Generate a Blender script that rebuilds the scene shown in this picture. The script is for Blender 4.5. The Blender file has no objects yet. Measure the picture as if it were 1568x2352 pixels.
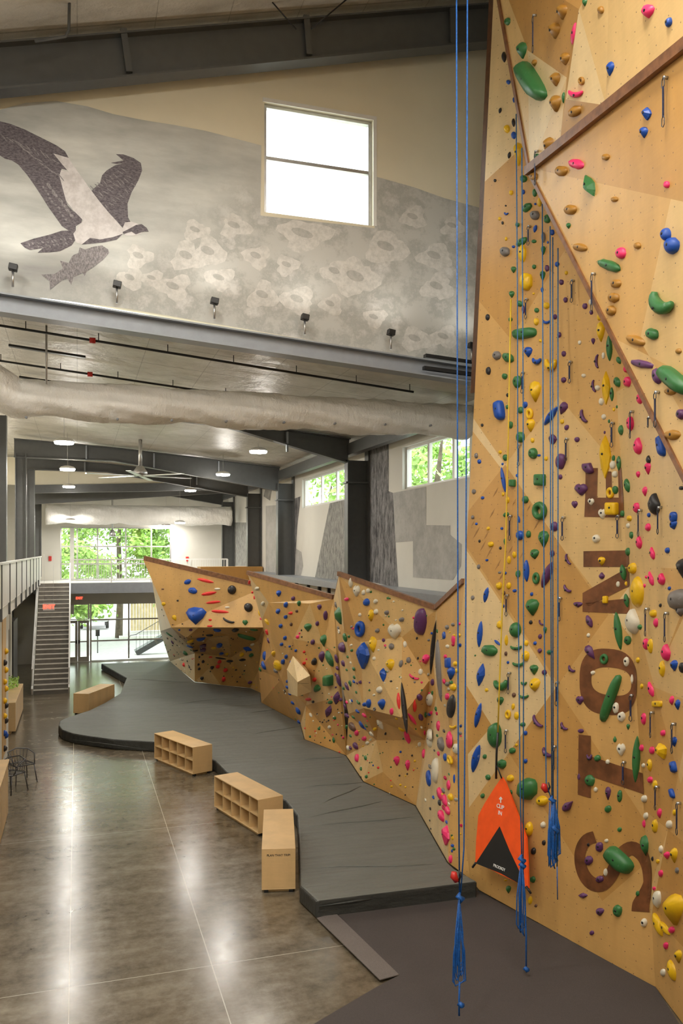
import bpy, bmesh, math, random
from mathutils import Vector, Matrix
from mathutils.bvhtree import BVHTree
from mathutils.geometry import tessellate_polygon

random.seed(7)
C = bpy.context.scene.collection
SC = bpy.context.scene
# ---------------------------------------------------------------- camera, world, exposure
F_PX, CX, CY, HOR = 1890.0, 784.0, 1176.0, 1264.0
YAW = math.radians(17.8)
EYE = Vector((0, 0, 5.7))
FW = Vector((math.sin(YAW), math.cos(YAW), 0)); RT = Vector((math.cos(YAW), -math.sin(YAW), 0)); UP = Vector((0, 0, 1))
cam_data = bpy.data.cameras.new('camera'); cam = bpy.data.objects.new('camera', cam_data); C.objects.link(cam)
cam_data.sensor_fit = 'VERTICAL'; cam_data.sensor_height = 36; cam_data.lens = F_PX / 2352 * 36
cam_data.shift_y = (HOR - CY) / 2352; cam_data.clip_start = 0.05; cam_data.clip_end = 400
cam.location = EYE; cam.rotation_euler = (math.radians(90), 0, -YAW)
SC.camera = cam
w = bpy.data.worlds.new('overcast_sky'); SC.world = w; w.use_nodes = True
w.node_tree.nodes['Background'].inputs[0].default_value = (0.93, 0.97, 1.0, 1)
w.node_tree.nodes['Background'].inputs[1].default_value = 2.6
SC.view_settings.view_transform = 'Standard'; SC.view_settings.look = 'None'
SC.view_settings.exposure = 1.05; SC.view_settings.gamma = 1; SC.view_settings.use_curve_mapping = False
SC.cycles.use_denoising = True
SC.cycles.max_bounces = 7; SC.cycles.diffuse_bounces = 4; SC.cycles.glossy_bounces = 3; SC.cycles.transparent_max_bounces = 8
SC.cycles.caustics_reflective = False; SC.cycles.caustics_refractive = False
SC.cycles.sample_clamp_indirect = 6
LAMP_LOW, FILL_HIGH, UPLIGHT = 95.0, 56.0, 9.0

# ---------------------------------------------------------------- pixel helpers (1568x2352 frame -> rays into the place)
def ray(px, py): return FW + RT * ((px - CX) / F_PX) + UP * ((HOR - py) / F_PX)
def at(px, py, D): return EYE + ray(px, py) * D
def onz(px, py, z): return at(px, py, (z - EYE.z) / ray(px, py).z)
def onplane(px, py, p, n):
    r = ray(px, py); return EYE + r * ((p - EYE).dot(n) / r.dot(n))
def onY(px, py, Y): return onplane(px, py, Vector((0, Y, 0)), Vector((0, 1, 0)))
def onX(px, py, X): return onplane(px, py, Vector((X, 0, 0)), Vector((1, 0, 0)))
def proj(p):
    d = p - EYE; D = d.dot(FW); return (CX + F_PX * d.dot(RT) / D, HOR - F_PX * d.z / D, D)
def plane3(a, b, c): return a, (b - a).cross(c - a).normalized()

# ---------------------------------------------------------------- materials
def nt(name):
    m = bpy.data.materials.new(name); m.use_nodes = True; n = m.node_tree; b = n.nodes['Principled BSDF']; return m, n, b
def N(n, t, **k):
    x = n.nodes.new(t)
    for a, v in k.items(): setattr(x, a, v)
    return x
def ramp(n, fac, stops):
    r = N(n, 'ShaderNodeValToRGB'); n.links.new(fac, r.inputs[0]); e = r.color_ramp.elements
    while len(e) < len(stops): e.new(0.5)
    for i, (p, c) in enumerate(stops): e[i].position = p; e[i].color = (*c, 1)
    return r.outputs[0]
def math_(n, op, a, b=None, c=None):
    x = N(n, 'ShaderNodeMath', operation=op)
    for i, v in enumerate((a, b, c)):
        if v is None: continue
        if isinstance(v, (int, float)): x.inputs[i].default_value = v
        else: n.links.new(v, x.inputs[i])
    return x.outputs[0]
def mapping(n, scale, rot=(0, 0, 0)):
    tc = N(n, 'ShaderNodeTexCoord'); mp = N(n, 'ShaderNodeMapping'); mp.inputs['Scale'].default_value = scale; mp.inputs['Rotation'].default_value = rot
    n.links.new(tc.outputs['Object'], mp.inputs[0]); return mp.outputs[0]
def noise(n, vec, s, det=4, rough=.55):
    x = N(n, 'ShaderNodeTexNoise'); x.inputs['Scale'].default_value = s; x.inputs['Detail'].default_value = det; x.inputs['Roughness'].default_value = rough
    if vec is not None: n.links.new(vec, x.inputs[0])
    return x.outputs[0]
def mix(n, fac, a, b, bt='MIX'):
    x = N(n, 'ShaderNodeMix', data_type='RGBA', blend_type=bt)
    if isinstance(fac, (int, float)): x.inputs[0].default_value = fac
    else: n.links.new(fac, x.inputs[0])
    for i, v in ((6, a), (7, b)):
        if isinstance(v, tuple): x.inputs[i].default_value = (*v, 1)
        else: n.links.new(v, x.inputs[i])
    return x.outputs[2]
def bump(n, b, h, st=.3, dist=.02):
    x = N(n, 'ShaderNodeBump'); x.inputs['Strength'].default_value = st; x.inputs['Distance'].default_value = dist
    n.links.new(h, x.inputs['Height']); n.links.new(x.outputs[0], b.inputs['Normal'])
def plain(name, col, rough=.5, metal=0, var=.08, scale=6, bmp=0, emis=None):
    m, n, b = nt(name)
    v = mapping(n, (1, 1, 1)); f = noise(n, v, scale)
    lo = tuple(max(0, c * (1 - var)) for c in col); hi = tuple(min(1, c * (1 + var)) for c in col)
    n.links.new(ramp(n, f, [(.35, lo), (.65, hi)]), b.inputs['Base Color'])
    b.inputs['Roughness'].default_value = rough; b.inputs['Metallic'].default_value = metal
    if bmp: bump(n, b, noise(n, v, scale * 3), bmp)
    return m
def emitter(name, col, s):
    m, n, b = nt(name); b.inputs['Base Color'].default_value = (*col, 1)
    b.inputs['Emission Color'].default_value = (*col, 1); b.inputs['Emission Strength'].default_value = s; return m
def plywood(name, col, dots=True, streak=False):
    m, n, b = nt(name)
    v = mapping(n, (1, 1, .35)); f = noise(n, v, 2.2, 6, .6); g = noise(n, mapping(n, (3, 3, 26)), 1.5, 5)
    c = ramp(n, f, [(.3, tuple(x * .84 for x in col)), (.55, col), (.75, tuple(min(1, x * 1.1) for x in col))])
    c = mix(n, .12, c, ramp(n, g, [(.4, tuple(x * .75 for x in col)), (.6, col)]))
    if dots:
        tc = N(n, 'ShaderNodeTexCoord'); sp = N(n, 'ShaderNodeSeparateXYZ'); n.links.new(tc.outputs['Object'], sp.inputs[0])
        cb = N(n, 'ShaderNodeCombineXYZ'); n.links.new(sp.outputs[1], cb.inputs[0]); n.links.new(sp.outputs[2], cb.inputs[1])
        vo = N(n, 'ShaderNodeTexVoronoi', voronoi_dimensions='2D'); vo.inputs['Scale'].default_value = 5.0; vo.inputs['Randomness'].default_value = .45
        n.links.new(cb.outputs[0], vo.inputs['Vector'])
        c = mix(n, math_(n, 'LESS_THAN', vo.outputs['Distance'], .036), c, (.17, .1, .045))
    n.links.new(c, b.inputs['Base Color']); b.inputs['Roughness'].default_value = .42
    return m
M = {}
WOOD = [plywood('plywood_light', (.73, .485, .205)), plywood('plywood_honey', (.66, .385, .128)), plywood('plywood_amber', (.57, .305, .085)), plywood('plywood_pale', (.77, .57, .30))]
M['trim'] = plain('walnut_trim', (.21, .088, .035), .45, var=.25, scale=9)
M['streak'] = plain('dark_grain_streak', (.36, .18, .055), .45)
M['dark_trim'] = plain('dark_walnut_trim', (.10, .042, .018), .45, var=.25, scale=9)
M['letter'] = plain('walnut_letter', (.17, .062, .022), .4, var=.3, scale=5)
M['box_ply'] = plywood('birch_ply', (.68, .46, .22), dots=False)
M['steel'] = plain('grey_painted_steel', (.085, .087, .086), .42, var=.06)
M['steel_light'] = plain('pale_grey_steel', (.27, .29, .32), .4, var=.05)
M['beige'] = plain('beige_wall_paint', (.76, .70, .54), .6, var=.03, scale=1)
M['offwhite'] = plain('offwhite_wall_paint', (.68, .66, .60), .6, var=.03, scale=1)
M['white'] = plain('white_paint', (.74, .73, .70), .4, var=.03)
M['black'] = plain('black_plastic', (.012, .012, .013), .4)
M['metal'] = plain('brushed_aluminium', (.55, .55, .55), .32, .9)
M['biner'] = plain('dark_anodised_metal', (.10, .10, .11), .35, .8)
M['dark'] = plain('dark_shopfront', (.045, .047, .046), .35)
M['stair'] = plain('grey_stair_riser', (.19, .175, .155), .5, var=.1)
M['tread'] = plain('pale_stair_tread', (.50, .47, .42), .5)
M['orange'] = plain('orange_canvas', (.95, .10, .008), .6, var=.06)
M['blackcloth'] = plain('black_canvas', (.012, .012, .012), .6)
M['rope'] = plain('blue_rope', (.01, .10, .38), .5, var=.3, scale=60)
M['rope_dark'] = plain('dusty_blue_rope', (.02, .12, .30), .5, var=.3, scale=60)
M['yrope'] = plain('yellow_webbing', (.75, .50, .03), .5)
M['red'] = plain('red_plastic', (.55, .02, .015), .35)
M['textw'] = plain('white_print', (.85, .85, .83), .6)
M['lamp_glow'] = emitter('lamp_diffuser', (1, .95, .86), LAMP_LOW)
M['fill_glow_high'] = emitter('fill_lamp_diffuser', (1, .95, .86), FILL_HIGH)
M['exit'] = emitter('exit_red', (1, .06, .03), 2.0)
M['leaf'] = plain('spring_leaf', (.36, .56, .12), .5, var=.45, scale=1.5)
M['bark'] = plain('tree_bark', (.12, .09, .06), .8, var=.3)
M['asphalt'] = plain('pale_asphalt', (.42, .41, .40), .8)
M['concrete_out'] = plain('pale_kerb', (.78, .76, .72), .8)
M['fence'] = plain('raw_fence_board', (.66, .50, .30), .7, var=.15, scale=3)
M['carblue'] = plain('car_white', (.8, .82, .85), .25)
def glass():
    m, n, b = nt('window_glass'); n.nodes.remove(b); o = n.nodes['Material Output']
    t = N(n, 'ShaderNodeBsdfTransparent'); t.inputs[0].default_value = (.95, .98, .96, 1); g = N(n, 'ShaderNodeBsdfGlossy'); g.inputs[1].default_value = .02
    x = N(n, 'ShaderNodeMixShader'); x.inputs[0].default_value = .07
    n.links.new(t.outputs[0], x.inputs[1]); n.links.new(g.outputs[0], x.inputs[2]); n.links.new(x.outputs[0], o.inputs[0]); return m
M['glass'] = glass()
def floor_mat():
    m, n, b = nt('polished_concrete')
    v = mapping(n, (1, 1, 1)); a = noise(n, mapping(n, (.35, 1.3, 1)), 1.1, 8, .62); f = noise(n, v, 5, 8, .7)
    c = ramp(n, a, [(.30, (.055, .040, .022)), (.42, (.10, .076, .046)), (.54, (.15, .12, .08)), (.70, (.25, .215, .16))])
    c = mix(n, .38, c, ramp(n, f, [(.35, (.06, .045, .026)), (.65, (.26, .22, .16))]))
    tc = N(n, 'ShaderNodeTexCoord'); sp = N(n, 'ShaderNodeSeparateXYZ'); n.links.new(tc.outputs['Object'], sp.inputs[0])
    def line(o, p, w_): return math_(n, 'LESS_THAN', math_(n, 'ABSOLUTE', math_(n, 'SUBTRACT', sp.outputs[o], p)), w_)
    j = line(0, 1.76, .006)
    for o, p in ((0, -.1), (1, 11.3), (1, 17.2), (1, 25.2), (1, 33)): j = math_(n, 'MAXIMUM', j, line(o, p, .006))
    c = mix(n, j, c, (.42, .38, .30))
    n.links.new(c, b.inputs['Base Color'])
    r = N(n, 'ShaderNodeMapRange'); n.links.new(f, r.inputs[0]); r.inputs[3].default_value = .10; r.inputs[4].default_value = .32
    n.links.new(r.outputs[0], b.inputs['Roughness']); b.inputs['Specular IOR Level'].default_value = .75
    bump(n, b, a, .06, .02)
    return m
M['floor'] = floor_mat()
def cloth(name, col, wr=.5):
    m, n, b = nt(name); v = mapping(n, (.5, 3.2, 1), (0, 0, .25)); f = noise(n, v, 1.3, 6, .6)
    n.links.new(ramp(n, f, [(.3, tuple(x * .85 for x in col)), (.7, col)]), b.inputs['Base Color']); b.inputs['Roughness'].default_value = .55
    bump(n, b, f, wr, .12); return m
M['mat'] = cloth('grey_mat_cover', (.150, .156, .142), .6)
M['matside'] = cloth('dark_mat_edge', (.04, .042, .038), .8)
def speckle(name, col):
    m, n, b = nt(name); f = noise(n, mapping(n, (1, 1, 1)), 160, 3, .8); g = noise(n, mapping(n, (1, 1, 1)), 1.5)
    c = ramp(n, f, [(.35, tuple(x * .55 for x in col)), (.65, tuple(x * 1.35 for x in col))])
    n.links.new(mix(n, .3, c, ramp(n, g, [(.3, tuple(x * .8 for x in col)), (.7, tuple(x * 1.15 for x in col))])), b.inputs['Base Color']); b.inputs['Roughness'].default_value = .8; return m
M['rubber'] = speckle('rubber_flooring', (.062, .052, .05))
M['rubber_edge'] = speckle('rubber_ramp_edge', (.15, .13, .12))
def insul():
    m, n, b = nt('ceiling_insulation'); tc = N(n, 'ShaderNodeTexCoord'); sp = N(n, 'ShaderNodeSeparateXYZ'); n.links.new(tc.outputs['Object'], sp.inputs[0])
    f = noise(n, mapping(n, (1, 1, 1)), 1.6, 6, .6)
    sy = math_(n, 'ABSOLUTE', math_(n, 'SUBTRACT', math_(n, 'FRACT', math_(n, 'DIVIDE', sp.outputs[1], 1.5)), .5))
    sx = math_(n, 'ABSOLUTE', math_(n, 'SUBTRACT', math_(n, 'FRACT', math_(n, 'DIVIDE', sp.outputs[0], 1.2)), .5))
    s = math_(n, 'MAXIMUM', math_(n, 'GREATER_THAN', sy, .488), math_(n, 'GREATER_THAN', sx, .494))
    c = ramp(n, f, [(.3, (.50, .47, .40)), (.7, (.70, .67, .60))])
    n.links.new(mix(n, math_(n, 'MULTIPLY', s, .6), c, (.25, .23, .19)), b.inputs['Base Color']); b.inputs['Roughness'].default_value = .38
    bump(n, b, f, .6, .15); return m
M['insul'] = insul()
def plastic_wrap():
    m, n, b = nt('draped_plastic_wrap'); f = noise(n, mapping(n, (1.2, 1, .5), (0, .5, 0)), 2.5, 7, .65)
    vo = N(n, 'ShaderNodeTexVoronoi'); vo.inputs['Scale'].default_value = 2.4; n.links.new(mapping(n, (1, .2, .2)), vo.inputs['Vector'])
    n.links.new(ramp(n, f, [(.3, (.84, .83, .79)), (.7, (.93, .92, .89))]), b.inputs['Base Color']); b.inputs['Roughness'].default_value = .42
    bump(n, b, f, .8, .12); return m
M['wrap'] = plastic_wrap()
def sky_mural():
    m, n, b = nt('mural_sky_wash'); v = mapping(n, (.35, 1, 1.3), (0, .22, 0)); f = noise(n, v, 1.1, 7, .6)
    n.links.new(ramp(n, f, [(.28, (.28, .28, .265)), (.5, (.42, .42, .38)), (.72, (.53, .52, .48))]), b.inputs['Base Color']); b.inputs['Roughness'].default_value = .65; return m
M['mural_sky'] = sky_mural()
def mural_mix():
    m, n, b = nt('mural_wash_and_oysters'); v = mapping(n, (.35, 1, 1.3), (0, .22, 0)); f = noise(n, v, 1.1, 7, .6)
    sky = ramp(n, f, [(.30, (.30, .30, .29)), (.45, (.40, .405, .38)), (.56, (.50, .505, .475)), (.70, (.64, .64, .60))])
    w_ = mapping(n, (1, 1, 1)); vo = N(n, 'ShaderNodeTexVoronoi'); vo.inputs['Scale'].default_value = 1.9; n.links.new(w_, vo.inputs['Vector'])
    g = noise(n, w_, 6, 9, .75); s = math_(n, 'ADD', math_(n, 'MULTIPLY', vo.outputs['Distance'], .5), math_(n, 'MULTIPLY', g, .75))
    bed = ramp(n, s, [(.38, (.65, .64, .61)), (.48, (.53, .52, .49)), (.58, (.40, .40, .37)), (.72, (.53, .525, .49))])
    a, c = onY(215, 660, 14), onY(560, 445, 14); d = (c - a).normalized(); nx, nz = d.z, -d.x
    tc = N(n, 'ShaderNodeTexCoord'); sp = N(n, 'ShaderNodeSeparateXYZ'); n.links.new(tc.outputs['Object'], sp.inputs[0])
    t = math_(n, 'ADD', math_(n, 'MULTIPLY', sp.outputs[0], nx), math_(n, 'MULTIPLY', sp.outputs[2], nz))
    t = math_(n, 'ADD', t, math_(n, 'MULTIPLY', g, 1.2)); r = N(n, 'ShaderNodeMapRange'); n.links.new(t, r.inputs[0]); k0 = a.x * nx + a.z * nz + .6
    r.inputs[1].default_value = k0 - .45; r.inputs[2].default_value = k0 + .55
    n.links.new(mix(n, r.outputs[0], sky, bed), b.inputs['Base Color']); b.inputs['Roughness'].default_value = .65; return m
M['mural_mix'] = mural_mix()

def shell_mural():
    m, n, b = nt('mural_oyster_bed'); v = mapping(n, (1, 1, 1))
    vo = N(n, 'ShaderNodeTexVoronoi'); vo.inputs['Scale'].default_value = 2.2; n.links.new(v, vo.inputs['Vector'])
    f = noise(n, v, 5, 8, .7); s = math_(n, 'ADD', math_(n, 'MULTIPLY', vo.outputs['Distance'], .55), math_(n, 'MULTIPLY', f, .6))
    n.links.new(ramp(n, s, [(.30, (.53, .51, .48)), (.45, (.44, .43, .39)), (.58, (.35, .345, .31)), (.75, (.46, .45, .41))]), b.inputs['Base Color']); b.inputs['Roughness'].default_value = .65; return m
M['mural_bed'] = shell_mural()
def ink(name, lo, hi, sc=14, st=(1, 1, 1)):
    m, n, b = nt(name); f = noise(n, mapping(n, st), sc, 6, .75)
    n.links.new(ramp(n, f, [(.38, lo), (.6, hi)]), b.inputs['Base Color']); b.inputs['Roughness'].default_value = .65; return m
M['feather'] = ink('mural_dark_feather', (.05, .042, .05), (.17, .145, .16), 22, (1, 1, 2.2))
M['belly'] = ink('mural_white_feather', (.50, .47, .46), (.66, .63, .62), 5)
M['fishink'] = ink('mural_fish_scale', (.11, .10, .105), (.30, .275, .28), 24, (2.2, 1, 1))
M['shell_rim'] = ink('mural_shell_rim', (.52, .51, .475), (.66, .64, .60), 9)
M['shell_pit'] = ink('mural_shell_hollow', (.38, .375, .345), (.48, .47, .44), 9)
M['barkink'] = ink('mural_bark', (.03, .028, .03), (.27, .26, .26), 4, (1, 1.4, .5))
M['barkink2'] = ink('mural_pale_bark', (.13, .125, .12), (.36, .35, .32), 9, (1, 1.2, .5))
M['patchink'] = ink('mural_grey_wash', (.34, .33, .31), (.46, .45, .43), 2)
HC = {'G': (.035, .165, .045), 'B': (.008, .075, .42), 'Y': (.83, .50, .008), 'P': (.86, .03, .16), 'U': (.115, .035, .125), 'O': (.40, .19, .025),
      'K': (.022, .019, .02), 'W': (.76, .70, .56), 'A': (.20, .18, .17), 'R': (.80, .035, .03), 'T': (.14, .07, .045)}
CN = {'G': 'green', 'B': 'blue', 'Y': 'yellow', 'P': 'pink', 'U': 'purple', 'O': 'mustard', 'K': 'black', 'W': 'cream', 'A': 'grey', 'R': 'red', 'T': 'brown'}
for k_, c_ in HC.items():
    m_, n_, b_ = nt('hold_' + CN[k_])
    f_ = noise(n_, mapping(n_, (1, 1, 1)), 9, 5, .7)
    ch = tuple(min(1, x * .6 + .30) for x in c_) if k_ not in 'YOR' else tuple(min(1, x * .85 + .1) for x in c_)
    n_.links.new(ramp(n_, f_, [(.3, tuple(x * .9 for x in c_)), (.62, c_), (.80, ch)]), b_.inputs['Base Color'])
    b_.inputs['Roughness'].default_value = .42; M['h' + k_] = m_

# ---------------------------------------------------------------- mesh builders
def tag(o, label=None, cat=None, group=None, kind=None):
    if label: o['label'] = label
    if cat: o['category'] = cat
    if group: o['group'] = group
    if kind: o['kind'] = kind
    return o
def empty(name, loc=(0, 0, 0), label=None, cat=None, group=None, rz=0):
    o = bpy.data.objects.new(name, None); o.empty_display_size = .1; C.objects.link(o); o.location = loc; o.rotation_euler.z = rz
    return tag(o, label, cat, group)
class MB:
    def __init__(s): s.v = []; s.f = []; s.m = []; s.mi = 0; s.sm = []
    def add(s, vs, fs, smooth=False):
        o = len(s.v); s.v += [Vector(v) for v in vs]
        for f in fs: s.f.append([i + o for i in f]); s.m.append(s.mi); s.sm.append(smooth)
        return s
    def box(s, a, b):
        (x0, y0, z0), (x1, y1, z1) = a, b
        return s.add([(x0, y0, z0), (x1, y0, z0), (x1, y1, z0), (x0, y1, z0), (x0, y0, z1), (x1, y0, z1), (x1, y1, z1), (x0, y1, z1)],
                     [(0, 3, 2, 1), (4, 5, 6, 7), (0, 1, 5, 4), (1, 2, 6, 5), (2, 3, 7, 6), (3, 0, 4, 7)])
    def beam(s, a, b, w_, h_, up=(0, 0, 1)):
        a = Vector(a); b = Vector(b); d = (b - a).normalized(); u = Vector(up); r = d.cross(u)
        if r.length < 1e-4: r = Vector((1, 0, 0))
        r.normalize(); u = r.cross(d).normalized(); r = r * w_ / 2; u = u * h_ / 2
        return s.add([a - r - u, a + r - u, a + r + u, a - r + u, b - r - u, b + r - u, b + r + u, b - r + u],
                     [(0, 1, 2, 3), (7, 6, 5, 4), (0, 4, 5, 1), (1, 5, 6, 2), (2, 6, 7, 3), (3, 7, 4, 0)])
    def tube(s, pts, rad, n=8, closed=False):
        pts = [Vector(p) for p in pts]; rs = rad if isinstance(rad, (list, tuple)) else [rad] * len(pts); vs = []; fs = []; L = len(pts); ref = None
        for i, p in enumerate(pts):
            a = pts[i - 1] if (i or closed) else p; b = pts[(i + 1) % L] if (i < L - 1 or closed) else p
            d = (b - a).normalized()
            if ref is None: ref = d.orthogonal().normalized()
            ref = (ref - d * ref.dot(d)); ref = ref.normalized() if ref.length > 1e-5 else d.orthogonal().normalized()
            q = d.cross(ref)
            for k in range(n):
                t = 2 * math.pi * k / n; vs.append(p + (ref * math.cos(t) + q * math.sin(t)) * rs[i])
        for i in range(L if closed else L - 1):
            for k in range(n):
                j = (i + 1) % L; fs.append((i * n + k, i * n + (k + 1) % n, j * n + (k + 1) % n, j * n + k))
        if not closed: fs += [tuple(reversed(range(n))), tuple((L - 1) * n + k for k in range(n))]
        return s.add(vs, fs, True)
    def prism(s, poly, n_off):
        """closed polygon (3D, planar) extruded by n_off"""
        n_off = Vector(n_off); L = len(poly); tr = tessellate_polygon([[Vector(p) for p in poly]])
        vs = [Vector(p) for p in poly] + [Vector(p) + n_off for p in poly]
        fs = [tuple(t) for t in tr] + [tuple(i + L for i in reversed(t)) for t in tr] + [(i, (i + 1) % L, (i + 1) % L + L, i + L) for i in range(L)]
        return s.add(vs, fs)
    def build(s, name, mats, parent=None, origin=None, fix=True):
        me = bpy.data.meshes.new(name)
        o3 = Vector(origin) if origin is not None else Vector((0, 0, 0))
        me.from_pydata([v - o3 for v in s.v], [], s.f)
        for m in (mats if isinstance(mats, list) else [mats]): me.materials.append(m)
        for p, mi, sm in zip(me.polygons, s.m, s.sm): p.material_index = mi; p.use_smooth = sm
        if fix:
            b = bmesh.new(); b.from_mesh(me); bmesh.ops.recalc_face_normals(b, faces=b.faces); b.to_mesh(me); b.free()
        o = bpy.data.objects.new(name, me); C.objects.link(o)
        if parent: o.parent = parent
        if origin is not None: o.location = o3 - (parent.location if parent else Vector((0, 0, 0)))
        elif parent and parent.location.length > 0:
            o.matrix_parent_inverse = Matrix.Translation(-parent.location)
        return o
def bevel(o, w_=.01, seg=2):
    m = o.modifiers.new('bevel', 'BEVEL'); m.width = w_; m.segments = seg; m.limit_method = 'ANGLE'; return o
def struct(o): o['kind'] = 'structure'; return o

# ================================================================ SETTING
def roof_z(X): return 9.62 - .09 * (X + 1.5)
struct(MB().box((-9, -7, -.2), (10.5, 44.2, 0)).build('floor', M['floor']))
def wall_grid(name, us, vs, holes, fn, thick, mat):
    """wall made of cells between splits, leaving out holes; fn(u,v,t)->point"""
    mb = MB()
    for i in range(len(us) - 1):
        for j in range(len(vs) - 1):
            cu, cv = (us[i] + us[i + 1]) / 2, (vs[j] + vs[j + 1]) / 2
            if any(a < cu < b and c < cv < d for a, b, c, d in holes): continue
            p = [fn(us[i], vs[j], 0), fn(us[i + 1], vs[j], 0), fn(us[i + 1], vs[j + 1], 0), fn(us[i], vs[j + 1], 0)]
            q = [fn(us[i], vs[j], thick), fn(us[i + 1], vs[j], thick), fn(us[i + 1], vs[j + 1], thick), fn(us[i], vs[j + 1], thick)]
            mb.add(p + q, [(0, 1, 2, 3), (7, 6, 5, 4), (0, 4, 5, 1), (1, 5, 6, 2), (2, 6, 7, 3), (3, 7, 4, 0)])
    return struct(mb.build(name, mat))
RX = 7.75
W1 = (15.45, 19.15, 7.22, 8.27); W2 = (23.7, 28.8, 7.24, 8.27)
wall_grid('wall_right', [14, W1[0], W1[1], W2[0], W2[1], 44.2], [0, W1[2], W1[3], 9.0], [W1, W2], lambda u, v, t: (RX + t, u, v), .25, M['offwhite'])
UP_W = (-.82, 4.72, 4.22, 6.9); LO_W = (-1.75, 6.6, .02, 3.0)
wall_grid('wall_far', [-8.5, LO_W[0], UP_W[0], UP_W[1], LO_W[1], RX], [0, LO_W[2], LO_W[3], UP_W[2], UP_W[3], 11], [UP_W, LO_W], lambda u, v, t: (u, 44 + t, v), .25, M['offwhite'])
MW = (3.09, 5.1, 11.57, 13.5)
# mural gable wall above the lower roof
mb = MB(); HZ = lambda X: 13.25 + .278 * (X + 1.16) + .35
xs = [-9, MW[0], MW[1], 10.5]
for i in range(3):
    a, b = xs[i], xs[i + 1]
    segs = [(roof_z(a) + .3, roof_z(b) + .3, HZ(a), HZ(b))] if i != 1 else [(roof_z(a) + .3, roof_z(b) + .3, MW[2], MW[2]), (MW[3], MW[3], HZ(a), HZ(b))]
    for z0a, z0b, z1a, z1b in segs:
        mb.add([(a, 14, z0a), (b, 14, z0b), (b, 14, z1b), (a, 14, z1a), (a, 14.25, z0a), (b, 14.25, z0b), (b, 14.25, z1b), (a, 14.25, z1a)],
               [(0, 1, 2, 3), (7, 6, 5, 4), (0, 4, 5, 1), (1, 5, 6, 2), (2, 6, 7, 3), (3, 7, 4, 0)])
struct(mb.build('wall_front', M['beige']))
struct(MB().box((-9.2, -7.2, 0), (-9, 44.2, 13)).build('wall_left', M['offwhite']))
struct(MB().box((-9, -7.2, 0), (10.6, -7, 17)).build('wall_back', M['offwhite']))
mb = MB().box((10.5, -7, 0), (10.7, 14, 17)).box((RX + .25, 14, 0), (10.5, 14.2, 17)); struct(mb.build('wall_right', M['offwhite']))
# ceilings
mb = MB(); a = (-9, roof_z(-1.5) + .1 - .0); zc = roof_z(-1.5)
mb.add([(-1.5, 14, roof_z(-1.5)), (RX + .3, 14, roof_z(RX + .3)), (RX + .3, 44.2, roof_z(RX + .3)), (-1.5, 44.2, roof_z(-1.5)), (-9, 14, roof_z(-1.5) + .4), (-9, 44.2, roof_z(-1.5) + .4)],
       [(0, 1, 2, 3), (4, 0, 3, 5)])
o = struct(mb.build('ceiling', M['insul'])); s_ = o.modifiers.new('s', 'SOLIDIFY'); s_.thickness = .2; s_.offset = 1
mb = MB(); mb.add([(-9, -7, HZ(-9) - .05), (10.6, -7, HZ(10.6) - .05), (10.6, 14.2, HZ(10.6) - .05), (-9, 14.2, HZ(-9) - .05)], [(0, 1, 2, 3)])
o = struct(mb.build('ceiling', M['insul'])); s_ = o.modifiers.new('s', 'SOLIDIFY'); s_.thickness = .2; s_.offset = 1
# far beige bulkhead under the roof
struct(MB().box((-8.9, 37, 8.45), (RX, 37.15, 9.6)).build('wall_bulkhead', M['beige']))

# windows
def window(name, fr, panes, depth_axis, mat):
    o = struct(empty(name, (0, 0, 0))); fr.build('window_frame', mat, o); panes.build('window_pane', M['glass'], o); return o
def win_y(name, X0, X1, Z0, Z1, Y, vx, hz, wf=.06):
    f = MB(); p = MB()
    f.box((X0, Y, Z0), (X0 + wf, Y + .1, Z1)).box((X1 - wf, Y, Z0), (X1, Y + .1, Z1)).box((X0 + wf, Y, Z1 - wf), (X1 - wf, Y + .1, Z1)).box((X0 + wf, Y, Z0), (X1 - wf, Y + .1, Z0 + wf * .5))
    for x in vx: f.box((x - wf / 2, Y + .01, Z0 + wf), (x + wf / 2, Y + .09, Z1 - wf))
    for z in hz: f.box((X0 + wf, Y + .012, z - wf / 2), (X1 - wf, Y + .088, z + wf / 2))
    p.box((X0 + wf, Y + .045, Z0 + .01), (X1 - wf, Y + .055, Z1 - wf)); return window(name, f, p, 1, M['metal'])
def win_x(name, Y0, Y1, Z0, Z1, X, vy, wf=.06):
    f = MB(); p = MB()
    f.box((X, Y0, Z0), (X + .1, Y0 + wf, Z1)).box((X, Y1 - wf, Z0), (X + .1, Y1, Z1)).box((X, Y0 + wf, Z1 - wf), (X + .1, Y1 - wf, Z1)).box((X, Y0 + wf, Z0), (X + .1, Y1 - wf, Z0 + wf))
    for y in vy: f.box((X + .01, y - wf * .9, Z0 + wf), (X + .09, y + wf * .9, Z1 - wf))
    p.box((X + .045, Y0 + wf, Z0 + .01), (X + .055, Y1 - wf, Z1 - wf)); return window(name, f, p, 0, M['white'])
win_y('window_1', *MW[:2], MW[2], MW[3], 14.1, [], [12.57])
win_x('window_2', *W1, RX + .1, [16.45, 17.8])
win_x('window_3', *W2, RX + .1, [25.0, 26.7])
win_y('window_4', *UP_W[:2], UP_W[2], UP_W[3], 44.05, [0, 1.0, 2.4, 3.7], [5.0, 5.9], .07)
win_y('window_5', .62, LO_W[1], 0.02, 3.0, 44.05, [2.55, 4.6], [1.05, 2.13], .08)
win_y('window_6', LO_W[0], .6, 2.16, 3.0, 44.05, [], [], .08)
struct(MB().box((-.35, 44.06, 2.45), (-.15, 44.6, 6.9)).build('trim_1', M['white']))
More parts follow.
